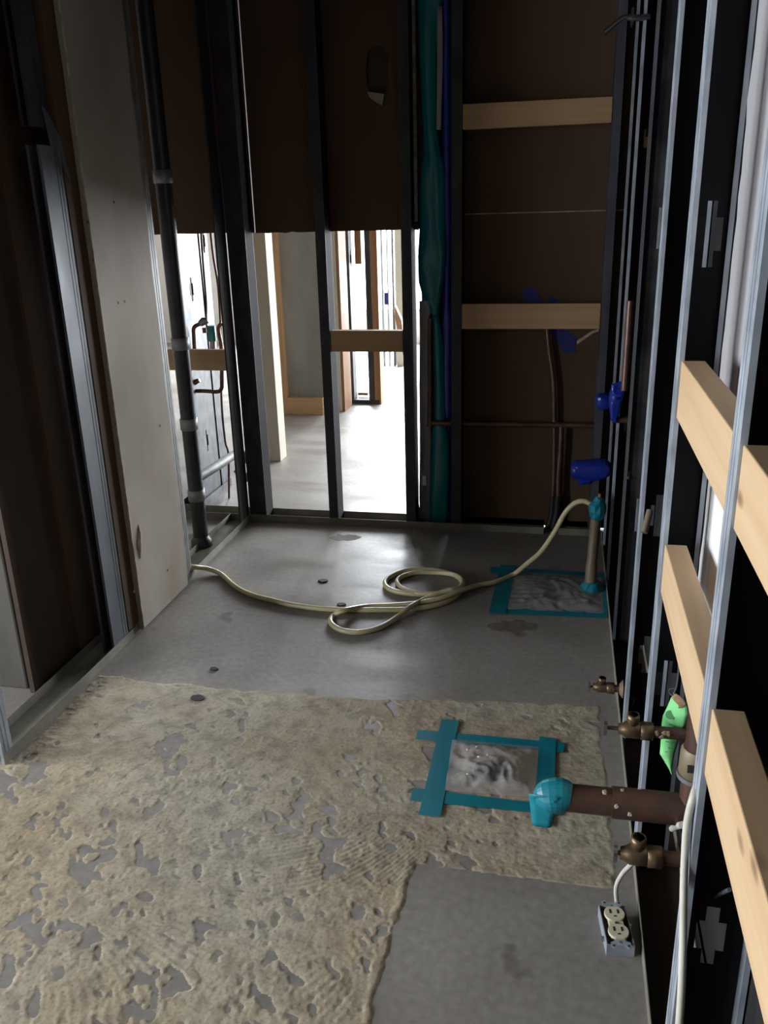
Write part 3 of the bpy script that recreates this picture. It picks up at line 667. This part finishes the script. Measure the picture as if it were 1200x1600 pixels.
# ---------------------------------------------------------------- bright space beyond the opening
def fpost(name, xa, xb, yref, Y, depth, z0, z1, m, label, cat, group=None, bevel=.002):
    a = ony(xa, yref, Y).x; b = ony(xb, yref, Y).x
    o = MB().box(a, b, Y, Y+depth, z0, z1).build(name, m, bevel=bevel)
    return tag(o, label, cat, group)
fpost('wall_end', 392, 426, 540, 4.37, .11, 0, CEIL, CREAM, 'cream drywall wall end standing left of the concrete column', 'wall end')
cc = fpost('concrete_column', 441, 500, 500, 5.56, .5, 0, CEIL, COLUMN, 'grey concrete column beyond the opening, framed by timber', 'column')
Yc = 5.555
fpost('timber_strip', 431, 440, 500, Yc-.05, .048, .0, CEIL, PINEZ, 'upright timber strip at the left edge of the far column', 'timber')
fpost('timber_sill', 441, 504, 630, Yc-.06, .058, .0, .115, PINEX, 'low timber sill at the foot of the far column', 'timber')
Yf = 5.86
far = empty('wall_partition', (-1.4, Yf, 0), kind='structure')
def fp(name, xa, xb, yref, Y, depth, m, z0=.0, z1=CEIL, label=None):
    a = ony(xa, yref, Y).x; b = ony(xb, yref, Y).x
    o = MB().box(a, b, Y, Y+depth, z0, z1).build(name, m, far, bevel=.0015)
    if label: o['label'] = label
fp('drywall_edge', 513, 529, 500, Yf-.25, .2, CREAM)
fp('brown_edge', 529.5, 533.5, 500, Yf-.25, .2, PINEZD)
xa, xb = ony(537, 500, Yf).x, ony(549, 500, Yf).x
c_stud(far, (xb, Yf), UY, (-1, 0, 0), 0, CEIL, (1.0,), STEELD, flange=xb-xa)
fp('timber_stud', 558, 568, 500, Yf+.10, .05, PINEZ, z0=.96)
xa, xb = ony(573, 500, Yf).x, ony(581, 500, Yf).x
c_stud(far, (xb, Yf), UY, (-1, 0, 0), 0, CEIL, (), STEELD, flange=xb-xa)
fp('timber_stud', 582, 592, 500, Yf, .09, PINEZD, label='reddish timber stud')
fp('bottom_track', 536, 593, 628, Yf-.004, .09, STEELD, z1=.03)
fp('timber_nailer', 556, 572, 535, Yf+.1, .05, PINEZ, z0=.04, z1=.06)
Yg = 7.4
for i, (xa, xb, m_) in enumerate(((596, 599, STEEL), (605, 607, STEEL), (613, 615, STEELD), (618, 630, CREAM))):
    a = ony(xa, 450, Yg).x; b = ony(xb, 450, Yg).x
    o = MB().box(a, b, Yg, Yg+.09, 0, CEIL).build('far_upright' , m_)
    tag(o, ['thin pale upright just right of the reddish timber stud', 'second thin pale upright in the far white light', 'third, darkest thin upright in the far white light', 'cream post at the right of the far white light'][i], 'post', 'uprights in the far room')
a = ony(603, 467, Yg-.05); o = MB().box(a.x-.014, a.x+.022, a.y, a.y+.012, a.z-.05, a.z+.05).build('electrical_box', BLUEM); tag(o, 'small blue electrical box on a far upright', 'box')
a = onz(617, 500); a = ony(622, 495, Yg-.3)
o = MB().prism([ony(617, 478, Yg-.3), ony(627, 500, Yg-.3), ony(640, 600, Yg-.3), ony(617, 497, Yg-.3)], (0, .06, 0)).build('timber_offcut', PINEZD); tag(o, 'reddish timber offcut leaning in the far room', 'offcut')

# galvanised partition seen through the left bay
gw = empty('wall_chase', (-1.66, 3.7, 0), kind='structure')
XG = -1.64
c_stud(gw, (XG-.0, 3.56), (0, 1, 0), (-1, 0, 0), 0, CEIL, (.30, 1.0), STEELC, depth=.24, flange=.05, label='wide galvanised jamb stud')
c_stud(gw, (XG+.004, 3.81), (0, 1, 0), (-1, 0, 0), 0, CEIL, (1.2,), STEELC, depth=.09, flange=.05)
track(gw, XG-.092, XG+.006, 3.55, 3.92, 'y', leg=.04, m=STEELC)

# ---------------------------------------------------------------- yellowed hose on the floor
HR = .0092
def hz(x, y, z=HR): return onz(x, y, z)
P = [hz(285, 884, .050), hz(303, 886, .040), hz(325, 889, .018)]
P += [hz(x, y) for x, y in ((345, 897), (362, 912), (378, 923), (400, 932), (425, 938), (455, 945), (500, 951), (545, 953), (590, 953))]
P += [hz(x, y) for x, y in ((640, 952), (680, 946), (706, 936), (721, 921), (720, 906), (703, 896), (668, 890), (632, 892), (607, 903), (602, 914), (615, 923), (645, 928), (685, 928))]
P += [hz(714, 921, HR*2.6), hz(723, 909, HR*2.8), hz(712, 899, HR*2.4), hz(686, 895), hz(650, 895), hz(626, 902), hz(621, 911), hz(632, 921), hz(660, 928, HR*1.6), hz(700, 925, HR*2.6)]
P += [hz(718, 920, HR*3.0), hz(706, 921, HR*4.2), hz(688, 926, HR*3.4), hz(660, 938, HR*1.8), hz(640, 949, HR*2.6), hz(618, 966), hz(592, 981), hz(560, 988), hz(532, 984), hz(517, 973), hz(521, 962), hz(538, 954, HR*2.8), hz(570, 948, HR*1.2), hz(612, 946), hz(655, 942, HR*1.6), hz(690, 934, HR*2.8)]
P += [hz(722, 922, HR*3.2), hz(745, 915, HR*1.2), hz(775, 909, HR*1.3), hz(803, 897, HR*1.4)]
# up to the wrapped pipe end
Q = [ony(822, 882, 2.93), ony(845, 862, 2.90), ony(866, 832, 2.89), ony(882, 803, 2.89), ony(897, 787, 2.89), ony(911, 783, 2.89), ony(922, 787, 2.89), ony(929, 794, 2.889)]
Q[0].z = max(Q[0].z, HR+.012)
hose = MB().tube(smooth_path(P+Q, 9), HR, 10).build('coiled_hose', HOSE)
tag(hose, 'yellowed clear hose coiled on the floor and plugged into the taped pipe', 'hose')

# tan pipe standing in the far tape patch
tp = onz(922, 922)
e = empty('standing_pipe', (tp.x, tp.y, 0), 'short tan floor pipe with teal wrapped top beside the right wall', 'pipe')
ptop = ony(932, 803, tp.y)
MB().tube([(tp.x, tp.y, 0), (tp.x, tp.y, .10), (tp.x, tp.y, .104), (ptop.x, tp.y, ptop.z)], [.021, .021, .0185, .0185], 18).build('pipe', TANPIPE, e)
zt = ptop.z
mb = MB().tube([(ptop.x-.002, tp.y, zt-.018), (ptop.x, tp.y, zt-.012), (ptop.x+.002, tp.y, zt+.012), (ptop.x+.002, tp.y, zt+.035), (ptop.x+.004, tp.y, zt+.052), (ptop.x-.004, tp.y, zt+.064)], [.019, .026, .031, .030, .018, .005], 11, jit=.10)
mb.build('tape_wrap', TEAL, e)
mb = MB().tube([(tp.x+.005, tp.y, .004), (tp.x+.005, tp.y, .035)], [.045, .026], 12, jit=.12); mb.build('floor_tape_skirt', TEAL, e)
MB().tube([(ptop.x+.006, tp.y, zt+.055), (ptop.x+.008, tp.y, zt+.075)], .006, 8).build('red_tip', PINEZD, e)

# ---------------------------------------------------------------- tape patches on the floor
def strip(parent, quad, z, m=TEAL, name='tape_strip', nz=.0003):
    q = [onz(x, y, 0) for x, y in quad]                      # tl, tr, br, bl
    mb = MB(); nu = 3; L_ = max((q[0]-q[3]).length, (q[0]-q[1]).length); nv = 14
    long_v = (q[0]-q[3]).length > (q[0]-q[1]).length
    vv = []
    for j in range(nv+1):
        for i in range(nu+1):
            s_, t_ = (i/nu, j/nv) if long_v else (j/nv, i/nu)
            p = q[0].lerp(q[1], s_).lerp(q[3].lerp(q[2], s_), t_)
            vv.append((p.x, p.y, z + nz*mnoise.noise(p*45)))
    fs = [(j*(nu+1)+i, j*(nu+1)+i+1, (j+1)*(nu+1)+i+1, (j+1)*(nu+1)+i) for j in range(nv) for i in range(nu)]
    mb.add(vv, fs, False); return mb.build(name, m, parent, solid=.0004)
def film_patch(parent, quad, z, bulge, seed, nu=44, m=FILM):
    q = [onz(x, y, 0) for x, y in quad]; mb = MB(); vv = []
    for j in range(nu+1):
        for i in range(nu+1):
            s_, t_ = i/nu, j/nu
            p = q[0].lerp(q[1], s_).lerp(q[3].lerp(q[2], s_), t_)
            e_ = min(s_, 1-s_, t_, 1-t_); env = min(1, e_*5)
            w = Vector((p.x*30, p.y*30, seed)); 
            rid = 1-abs(mnoise.noise(w*.8+Vector((mnoise.noise(w*.5)*1.5, 0, 0))))*2.2
            rid2 = 1-abs(mnoise.noise(w*1.9+Vector((3, 5, 1))))*2.2
            vv.append((p.x, p.y, z + env*(bulge*math.sin(PI*s_)*math.sin(PI*t_) + .009*max(rid, -.3) + .004*max(rid2, -.3))))
    fs = [(j*(nu+1)+i, j*(nu+1)+i+1, (j+1)*(nu+1)+i+1, (j+1)*(nu+1)+i) for j in range(nu) for i in range(nu)]
    mb.add(vv, fs, True); return mb.build('plastic_film', m, parent)
c0 = onz(765, 1205)
pn = empty('floor_drain_cover', (c0.x, c0.y, 0), 'near floor opening sealed with clear plastic under a teal tape frame', 'tape patch', 'taped floor openings')
# the drain opening beneath the film
MB().tube([(c0.x, c0.y, -.001), (c0.x, c0.y, .0045)], [.04, .04], 24).build('drain_mouth', SLOT, pn)
film_patch(pn, [(706, 1158), (842, 1170), (838, 1250), (695, 1238)], .0055, .016, 3.0)
strip(pn, [(652, 1142), (883, 1163), (880, 1178), (650, 1157)], .0042)
strip(pn, [(645, 1233), (880, 1262), (878, 1276), (641, 1253)], .0042)
strip(pn, [(690, 1126), (717, 1129), (688, 1279), (654, 1276)], .0054)
strip(pn, [(843, 1153), (869, 1157), (863, 1294), (832, 1291)], .0054)
c0 = onz(865, 925)
pf = empty('floor_drain_cover', (c0.x, c0.y, 0), 'far floor opening taped over with plastic around the tan pipe', 'tape patch', 'taped floor openings')
film_patch(pf, [(798, 893), (946, 902), (948, 961), (785, 954)], .003, .006, 9.0)
strip(pf, [(767, 887), (945, 897), (945, 906), (766, 896)], .0035)
strip(pf, [(767, 949), (947, 957), (948, 967), (765, 960)], .0035)
strip(pf, [(782, 884), (807, 886), (790, 962), (764, 959)], .0055)
strip(pf, [(941, 895), (947, 896), (949, 967), (943, 967)], .0055)

# ---------------------------------------------------------------- plumbing stubs on the right wall
# big drain arm with teal wrapped end
Yd = 1.28; pe = ony(878, 1245, Yd); zz = pe.z
da = empty('waste_pipe', (XR, Yd, zz), 'thick brown copper drain arm with a teal wrapped end', 'pipe')
MB().cyl((pe.x-.01, Yd, zz), (.262, Yd, zz), .0245, 24).build('pipe', COPPER, da)
MB().cyl((.118, Yd, zz), (.262, Yd, zz), .0275, 24).build('sleeve', COPPER, da)
for i, (x, a) in enumerate(((.125, 1.0), (.135, 2.2), (.148, .6), (.105, 1.9), (.165, 2.6))):
    dirv = Vector((0, -math.cos(a-.6), math.sin(a-.6))); c = Vector((x, Yd, zz)) + dirv*.0275
    MB().tube([c-dirv*.002, c+dirv*.001], [.006, .003], 7, jit=.3).build('plaster_fleck', GYPEDGE, da)
wr = MB().tube([(pe.x+.012, Yd, zz), (pe.x+.002, Yd, zz+.002), (pe.x-.020, Yd, zz), (pe.x-.036, Yd, zz-.006), (pe.x-.046, Yd, zz-.014)], [.0265, .0315, .0325, .026, .008], 12, jit=.15).build('tape_wrap', TEAL, da, subsurf=1)
def flap(parent, pts, m=TEAL, name='tape_flap'):
    mb = MB(); k = 7; vv = []
    for j in range(k+1):
        for i in range(5):
            p = Vector(pts[0]).lerp(Vector(pts[1]), i/4).lerp(Vector(pts[3]).lerp(Vector(pts[2]), i/4), j/k)
            vv.append(p + Vector((0, -1, .3))*(.006*mnoise.noise(p*60)))
    mb.add(vv, [(j*5+i, j*5+i+1, j*5+i+6, j*5+i+5) for j in range(k) for i in range(4)], True)
    return mb.build(name, m, parent, solid=.0006)
flap(da, [ony(826, 1240, Yd-.012), ony(874, 1246, Yd-.026), ony(861, 1293, Yd-.02), ony(832, 1289, Yd-.008)])
flap(da, [ony(862, 1250, Yd-.028), ony(882, 1254, Yd-.024), ony(878, 1274, Yd-.02), ony(866, 1272, Yd-.022)])
# vertical stack the arm joins
vx, vy = .252, Yd
vs_ = empty('vertical_waste', (vx, vy, zz), 'vertical brown waste pipe with a pale hub behind the green tag', 'pipe')
zt2 = ony(1070, 1140, vy).z; zh = ony(1068, 1185, vy).z
MB().cyl((vx, vy, zz-.02), (vx, vy, zt2+.05), .0225, 22).build('pipe', COPPER, vs_)
MB().tube([(vx, vy, zh-.028), (vx, vy, zh-.024), (vx, vy, zh+.018), (vx, vy, zh+.024)], [.027, .0295, .0285, .025], 22).build('hub', TANPIPE, vs_)
MB().tube([(vx, vy, zh-.034), (vx, vy, zh-.026)], .0315, 22).build('hub_rim', CLAMP, vs_)
MB().box(vx-.020, vx-.004, vy-.031, vy-.026, zh-.006, zh+.006).build('rust_mark', SLOT, vs_)
# supply valves
def valve(label, Y, xs, xv, xe, z, s=1.0, mouth=True):
    """angle stop: pipe from the wall (xs) to the body (xv), handle end at xe; mouth opens upward."""
    e = empty('supply_valve', (XR, Y, z), label, 'valve', 'supply valves on the right wall')
    MB().cyl((xs, Y, z), (xv+.03*s, Y, z), .0115*s, 16).build('pipe', COPPER, e)
    mb = MB().tube([(xv+.038*s, Y, z), (xv+.036*s, Y, z), (xv+.016*s, Y, z), (xv+.014*s, Y, z)], [.015*s, .0175*s, .0175*s, .015*s], 6); mb.build('compression_nut', BRASS, e)
    mb = MB().tube([(xv+.015*s, Y, z), (xv+.012*s, Y, z), (xv-.012*s, Y, z), (xv-.018*s, Y, z), (xv-.026*s, Y, z)], [.0135*s, .016*s, .016*s, .012*s, .010*s], 16); mb.build('body', BRASS, e)
    zt_ = z+.034*s
    mb = MB().tube([(xv, Y, z+.008*s), (xv, Y, z+.018*s), (xv, Y, z+.0185*s), (xv, Y, zt_), (xv, Y, zt_), (xv, Y, zt_-.014*s)], [.009*s, .009*s, .0118*s, .0118*s, .0088*s, .0085*s], 16, caps=False); mb.build('outlet', BRASS, e)
    MB().cyl((xv, Y, zt_-.015*s), (xv, Y, zt_-.012*s), .0088*s, 14).build('outlet_throat', SLOT, e)
    MB().cyl((xv-.026*s, Y, z), (xe+.006*s, Y, z), .004*s, 10).build('stem', BRASS, e)
    mb = MB(); prof = []
    for k in range(20):
        a = 2*PI*k/20; rr = (.0125 if k % 2 else .0155)*s*(1, 1)[0]
        prof.append((xe, Y+rr*.62*math.cos(a), z+rr*1.15*math.sin(a)))
    mb.prism(prof, (.006*s, 0, 0)); mb.build('handle', CHROME, e)
    return e
z1 = ony(985, 1140, 1.45).z
valve('middle brass supply valve with a chrome end, in front of the green tag', 1.45, .275, .162, ony(943, 1140, 1.45).x, z1, 1.0)
z2 = ony(990, 1335, 1.15).z
v_ = valve('nearest brass supply valve, just above the loose outlet', 1.15, .240, .152, ony(958, 1335, 1.15).x, z2, 1.02)
z3 = ony(940, 1074, 2.0).z
vf = valve('farthest small brass supply valve close to the floor', 2.0, XR+.004, .138, ony(919, 1073, 2.0).x, z3, .85)
MB().tube([(XR-.012, 2.0, z3), (XR-.003, 2.0, z3)], [.012, .024], 18).build('escutcheon', TANPIPE, vf)
for i, x in enumerate((.205, .215, .226, .219)):
    c = Vector((x, 1.45-.0105, z1+(.003, -.002, .004, .006)[i])); MB().tube([c, c+Vector((0, -.002, 0))], [.006, .003], 7, jit=.4).build('plaster_fleck', CRUST, bpy.data.objects['supply_valve'])

# blue wrapped stubs by the back corner
def blue_wrap(label, ctr, rad, seed, flaps):
    random.seed(seed)
    e = empty('wrapped_stub', tuple(ctr[0]), label, 'pipe', 'blue wrapped stubs on the right wall')
    a = Vector(ctr[-1]); MB().cyl(a, (XR+.05, a.y, a.z), .011, 12).build('pipe', COPPER, e)
    MB().tube(ctr, rad, 10, jit=.22).build('tape_wrap', BLUE, e, subsurf=1)
    for f in flaps: flap(e, f, BLUE)
Y1_ = 3.0
def q1(x, y, o=0.0): return ony(x, y, Y1_+o)
blue_wrap('lower bundle of shiny blue tape around a pipe stub', [q1(892, 733), q1(896, 733), q1(912, 736), q1(930, 735), q1(948, 733), q1(956, 733)], [.020, .040, .043, .044, .040, .018], 5,
          [[q1(896, 728, -.03), q1(930, 735, -.035), q1(925, 756, -.02), q1(904, 758, -.02)]])
blue_wrap('small left lump of blue tape on the upper stub', [q1(930, 628), q1(934, 627), q1(942, 627), q1(953, 627), q1(957, 627)], [.012, .028, .034, .030, .014], 6, [])
def q2(x, y, o=0.0): return ony(x, y, 2.93+o)
blue_wrap('crumpled right lump of blue tape on the upper stub', [q2(976, 598), q2(966, 606), q2(962, 622), q2(960, 640), q2(957, 656)], [.010, .026, .024, .018, .008], 8,
          [[q2(955, 600, -.02), q2(980, 594, -.02), q2(972, 622, -.03), q2(957, 618, -.03)], [q2(955, 628, -.02), q2(972, 622, -.02), q2(962, 662, -.02), q2(954, 656, -.02)]])
rp = ony(985, 470, 2.80); o = MB().tube([rp, (rp.x, rp.y, rp.z-.28)], .011, 12)
o = o.build('copper_riser', COPPERB); tag(o, 'reddish copper riser between the studs above the blue tape', 'pipe')
# broken wood chips showing between the studs
for (x, y, lab, dz, m_) in ((986, 735, 'small broken timber chip in the stud beside the lower blue bundle', .03, CRUST), (1015, 815, 'pale brass pipe stub poking between the right-hand studs', .03, TANPIPE)):
    a = onx(x, y, XR+.02); mb = MB().tube([a+Vector((-.012, -.02, -.02)), a+Vector((0, .01, .024))], .008, 8); o = mb.build('pipe_stub', m_); tag(o, lab, 'pipe')

# bent steel hook near the top of the back corner
Yh = 2.93; e = empty('bent_conduit', tuple(ony(1015, 28, Yh)), 'short bent steel tube sticking out near the ceiling', 'pipe')
MB().tube(smooth_path([ony(1016, 26, Yh), ony(995, 28, Yh), ony(977, 28, Yh), ony(965, 36, Yh), ony(945, 52, Yh)], 6), .0095, 12).build('tube', CHROME, e)
p = ony(988, 27, Yh); MB().tube([p+Vector((-.003, 0, 0)), p+Vector((.003, 0, 0))], .026, 18).build('flange_ring', CHROME, e)

# ---------------------------------------------------------------- green tag on a wire
Yt = 1.478
gt = empty('paper_tag', tuple(ony(1055, 1090, Yt)), 'curled bright green paper tag hanging on a wire', 'tag')
def tg(x, y, o=0.0): return ony(x, y, Yt+o)
rows = [(tg(1049, 1090), tg(1066, 1094, -.01)), (tg(1043, 1104), tg(1074, 1104, -.02)), (tg(1036, 1118, .005), tg(1075, 1116, -.025)), (tg(1034, 1130, .008), tg(1073, 1128, -.02)), (tg(1033, 1150, .004), tg(1066, 1146, -.01)), (tg(1032, 1166), tg(1059, 1162)), (tg(1031, 1178, -.006), tg(1054, 1178, -.008)), (tg(1037, 1188, -.008), tg(1052, 1190, -.012)), (tg(1044, 1199, -.01), tg(1050, 1201, -.015)), (tg(1049, 1209, -.01), tg(1050, 1209, -.015))]
sheet(rows_from(rows, 6, 3), 6, .002, 40, 2.0, flute=.006).build('card', TAGM, gt, solid=.0006)
rows = [(tg(1049, 1089, -.012), tg(1056, 1084, -.016)), (tg(1053, 1095, -.014), tg(1066, 1090, -.02)), (tg(1060, 1102, -.018), tg(1073, 1100, -.024)), (tg(1060, 1107, -.016), tg(1066, 1106, -.02))]
sheet(rows_from(rows, 4, 2), 4, .001, 40, 2.0).build('reinforced_corner', TAGB, gt, solid=.0006)
MB().tube([tg(1047, 1117, -.009), tg(1047, 1117, -.0112)], [.0085, .0085], 16).build('printed_stamp', TAGP, gt)
for (x, y, w) in ((1058, 1121, 6), (1062, 1127, 7), (1045, 1131, 5), (1052, 1134, 6), (1040, 1158, 6), (1048, 1160, 5), (1044, 1168, 6), (1039, 1174, 5)):
    MB().prism([tg(x, y, -.013), tg(x+w, y+1, -.013), tg(x+w, y+2.2, -.013), tg(x, y+1.2, -.013)], (0, .0004, 0)).build('printed_line', TAGP, gt)
MB().tube(smooth_path([tg(1056, 1092, -.01), tg(1053, 1084), tg(1056, 1077), tg(1058, 1068), tg(1060, 1050), tg(1061, 1020)], 5), .0016, 6).build('tie_wire', GREYWIRE, gt)
MB().tube(smooth_path([tg(1056, 1090, -.01), tg(1047, 1084), tg(1046, 1077), tg(1055, 1076)], 5), .0012, 6).build('wire_loop', GREYWIRE, gt)

# ---------------------------------------------------------------- cables at the nearest stud
path = [onx(1094, 1215, XR+.012), onx(1084, 1243, XR-.002), onx(1074, 1285, XR-.007), onx(1070, 1340, XR-.007), onx(1068, 1400, XR-.007), onx(1067, 1480, XR-.007), onx(1064, 1560, XR-.007), onx(1058, 1640, XR-.008), onx(1050, 1720, XR-.01)]
o = MB().tube(smooth_path(path, 6), .0052, 10).build('power_cable', CABLE); tag(o, 'off-white power cable running down the nearest stud', 'cable')
p = [onx(1080, 1345, XR+.0), onx(1077, 1370, XR-.004), onx(1078, 1392, XR-.003)]
o = MB().tube(smooth_path([onx(1050, 1295, .25), onx(1058, 1291, .235), onx(1066, 1289, .225)], 5), .006, 8).build('cable_stub', CABLE); tag(o, 'short pale cable stub poking out beside the nearest valve', 'cable')
tw = empty('twisted_wire', tuple(onx(1135, 1395, .24)), 'dark twisted tie wire with a forked end below the lower board', 'wire')
MB().tube(smooth_path([onx(1140, 1390, .24), onx(1125, 1397, .24), onx(1113, 1403, .24), onx(1100, 1412, .24), onx(1088, 1426, .24)], 5), .0028, 8).build('wire', GREYWIRE, tw)
MB().tube(smooth_path([onx(1113, 1403, .24), onx(1104, 1390, .24), onx(1097, 1372, .24)], 5), .0024, 8).build('wire_fork', GREYWIRE, tw)
for (pl, lab, X_) in ((((985, 1110), (990, 1095), (988, 1084)), 'thin grey wire loop beside the middle valve', .215), (((1134, 1110), (1142, 1117), (1151, 1125)), 'short pale wire end sticking out right of the nearest stud', .235)):
    o = MB().tube(smooth_path([onx(x, y, X_) for x, y in pl], 5), .0014, 6).build('loose_wire', GREYWIRE); tag(o, lab, 'wire')

# ---------------------------------------------------------------- loose duplex outlet on the floor
def outlet():
    c = onz(963, 1444, .028)
    e = empty('power_outlet', (c.x, c.y, 0), 'ivory duplex outlet in a loose steel box on the floor', 'outlet')
    # local frame on the floor: v along the box's long side, u across it
    top = onz(948, 1399, .028); bot = onz(968, 1487, .028)
    v = (top-bot); v.z = 0; v.normalize(); u = Vector((v.y, -v.x, 0)); tilt = Vector((0, 0, 1))
    W, L, H, S = .0255, .048, .027, 1.0
    M = lambda a, b, z: Vector((c.x, c.y, 0)) + u*a + v*b + Vector((0, 0, z))
    def bx(mb, a0, a1, b0, b1, z0, z1):
        mb.prism([M(a0, b0, z0), M(a1, b0, z0), M(a1, b1, z0), M(a0, b1, z0)], (0, 0, z1-z0))
    mb = MB(); t = .0016
    bx(mb, -W, W, -L, L, .0, t); bx(mb, -W, -W+t, -L, L, t, H); bx(mb, W-t, W, -L, L, t, H); bx(mb, -W+t, W-t, -L, -L+t, t, H); bx(mb, -W+t, W-t, L-t, L, t, H)
    mb.build('box', STEEL, e)
    mb = MB(); bx(mb, -W+.002, W-.002, -L+.002, L-.002, .004, H-.008); mb.build('box_interior', SLOT, e)
    for s_ in (-1, 1):   # yoke ears
        mb = MB(); pts = [(-.009, .030), (.009, .030), (.010, .040), (.018, .044), (.019, .055), (.012, .058), (.007, .052), (-.007, .052), (-.012, .058), (-.019, .055), (-.018, .044), (-.010, .040)]
        mb.prism([M(a, s_*b, H+.001) for a, b in pts], (0, 0, .0014)); ear = mb.build('mounting_ear', STEEL, e)
        for a, b in ((0, .0435), (-.0135, .0515), (.0135, .0515)):
            MB().cyl(M(a, s_*b, H+.0018), M(a, s_*b, H+.0028), .0022 if a else .003, 10).build('screw', CHROME if not a else SLOT, ear)
    mb = MB(); bx(mb, -.0140, .0140, -.030, .030, H-.012, H+.0035); body = mb.build('body', IVORY, e, bevel=.001)
    for s_ in (-1, 1):
        cy = s_*.0212; pts = []
        for k in range(28):
            a = 2*PI*k/28; pts.append((max(-.0192, min(.0192, .0192*math.cos(a))), max(-.0165, min(.0165, .0192*math.sin(a)))))
        f = MB().prism([M(a, cy+b, H+.0015) for a, b in pts], (0, 0, .0055)).build('socket_face', IVORY, e, bevel=.0008)
        z = H+.0071
        for a in (-.0072, .0072):
            mb = MB(); bx(mb, a-.0021, a+.0021, cy-.0008, cy+.0092, z-.0012, z+.0002); mb.build('slot', SLOT, f)
        mb = MB().prism([M(.0036*math.cos(q)+.0002, cy-.0088+.0036*math.sin(q), z-.001) for q in (0, .6, 1.2, 1.95, 2.55, PI, PI+.01, 2*PI-.01)], (0, 0, .0012)); mb.build('ground_hole', SLOT, f)
    MB().cyl(M(0, 0, H+.0034), M(0, 0, H+.005), .0032, 12).build('centre_screw', BRASS, body)
    MB().cyl(M(W, .006, .018), M(W+.004, .006, .018), .005, 10).build('side_screw', CHROME, e)
    MB().cyl(M(-W, -.022, .014), M(-W-.004, -.022, .014), .005, 10).build('side_screw', CHROME, e)
    MB().tube(smooth_path([M(.012, L-.001, .018), M(.012, L+.012, .024), ony(963, 1385, 1.37), ony(972, 1366, 1.36), ony(984, 1353, 1.33), ony(993, 1345, 1.31), onx(1001, 1339, XR+.02)], 6), .0045, 8).build('cable', CABLE, e)
outlet()

# ---------------------------------------------------------------- crumbs and dark spots on the slab
rs = random.Random(11)
proto = None
spots = [(505, 908, 7), (533, 945, 6), (308, 1092, 8), (334, 1046, 5), (1000, 1500, 4), (880, 1000, 4)]
for i, (x, y, r) in enumerate(spots[:4]):
    c = onz(x, y); mb = MB()
    pts = [(c.x + r*.0016*(1+.4*rs.random())*math.cos(a*PI/4)*1.4, c.y + r*.0016*(1+.4*rs.random())*math.sin(a*PI/4), .0) for a in range(8)]
    mb.prism(pts, (0, 0, .004)); o = mb.build('dirt_crumb', SLOT)
    tag(o, ['dark crumb on the slab left of the hose coil', 'dark crumb touching the hose left of its lower loop', 'dark crumb on the edge of the beige adhesive', 'small dark crumb on the slab near the left track'][i], 'debris', 'dark crumbs on the floor')

SMEAR = mat('dried_brown_smear', (0.10, 0.085, 0.068), 0.85, 0, (0.16, 0.14, 0.115), 40)
for (q, sd) in (((752, 966, 850, 992), 1), ((508, 834, 572, 846), 2)):
    mb = MB(); pts = []
    for k in range(22):
        a = 2*PI*k/22; w = .75+.5*mnoise.noise(Vector((k*.9, sd*5.0, 0)))
        p = onz((q[0]+q[2])/2+(q[2]-q[0])/2*w*math.cos(a), (q[1]+q[3])/2+(q[3]-q[1])/2*w*math.sin(a)); pts.append((p.x, p.y, 0))
    mb.prism(pts, (0, 0, .0006)); mb.build('dirt_smear', SMEAR, fl)
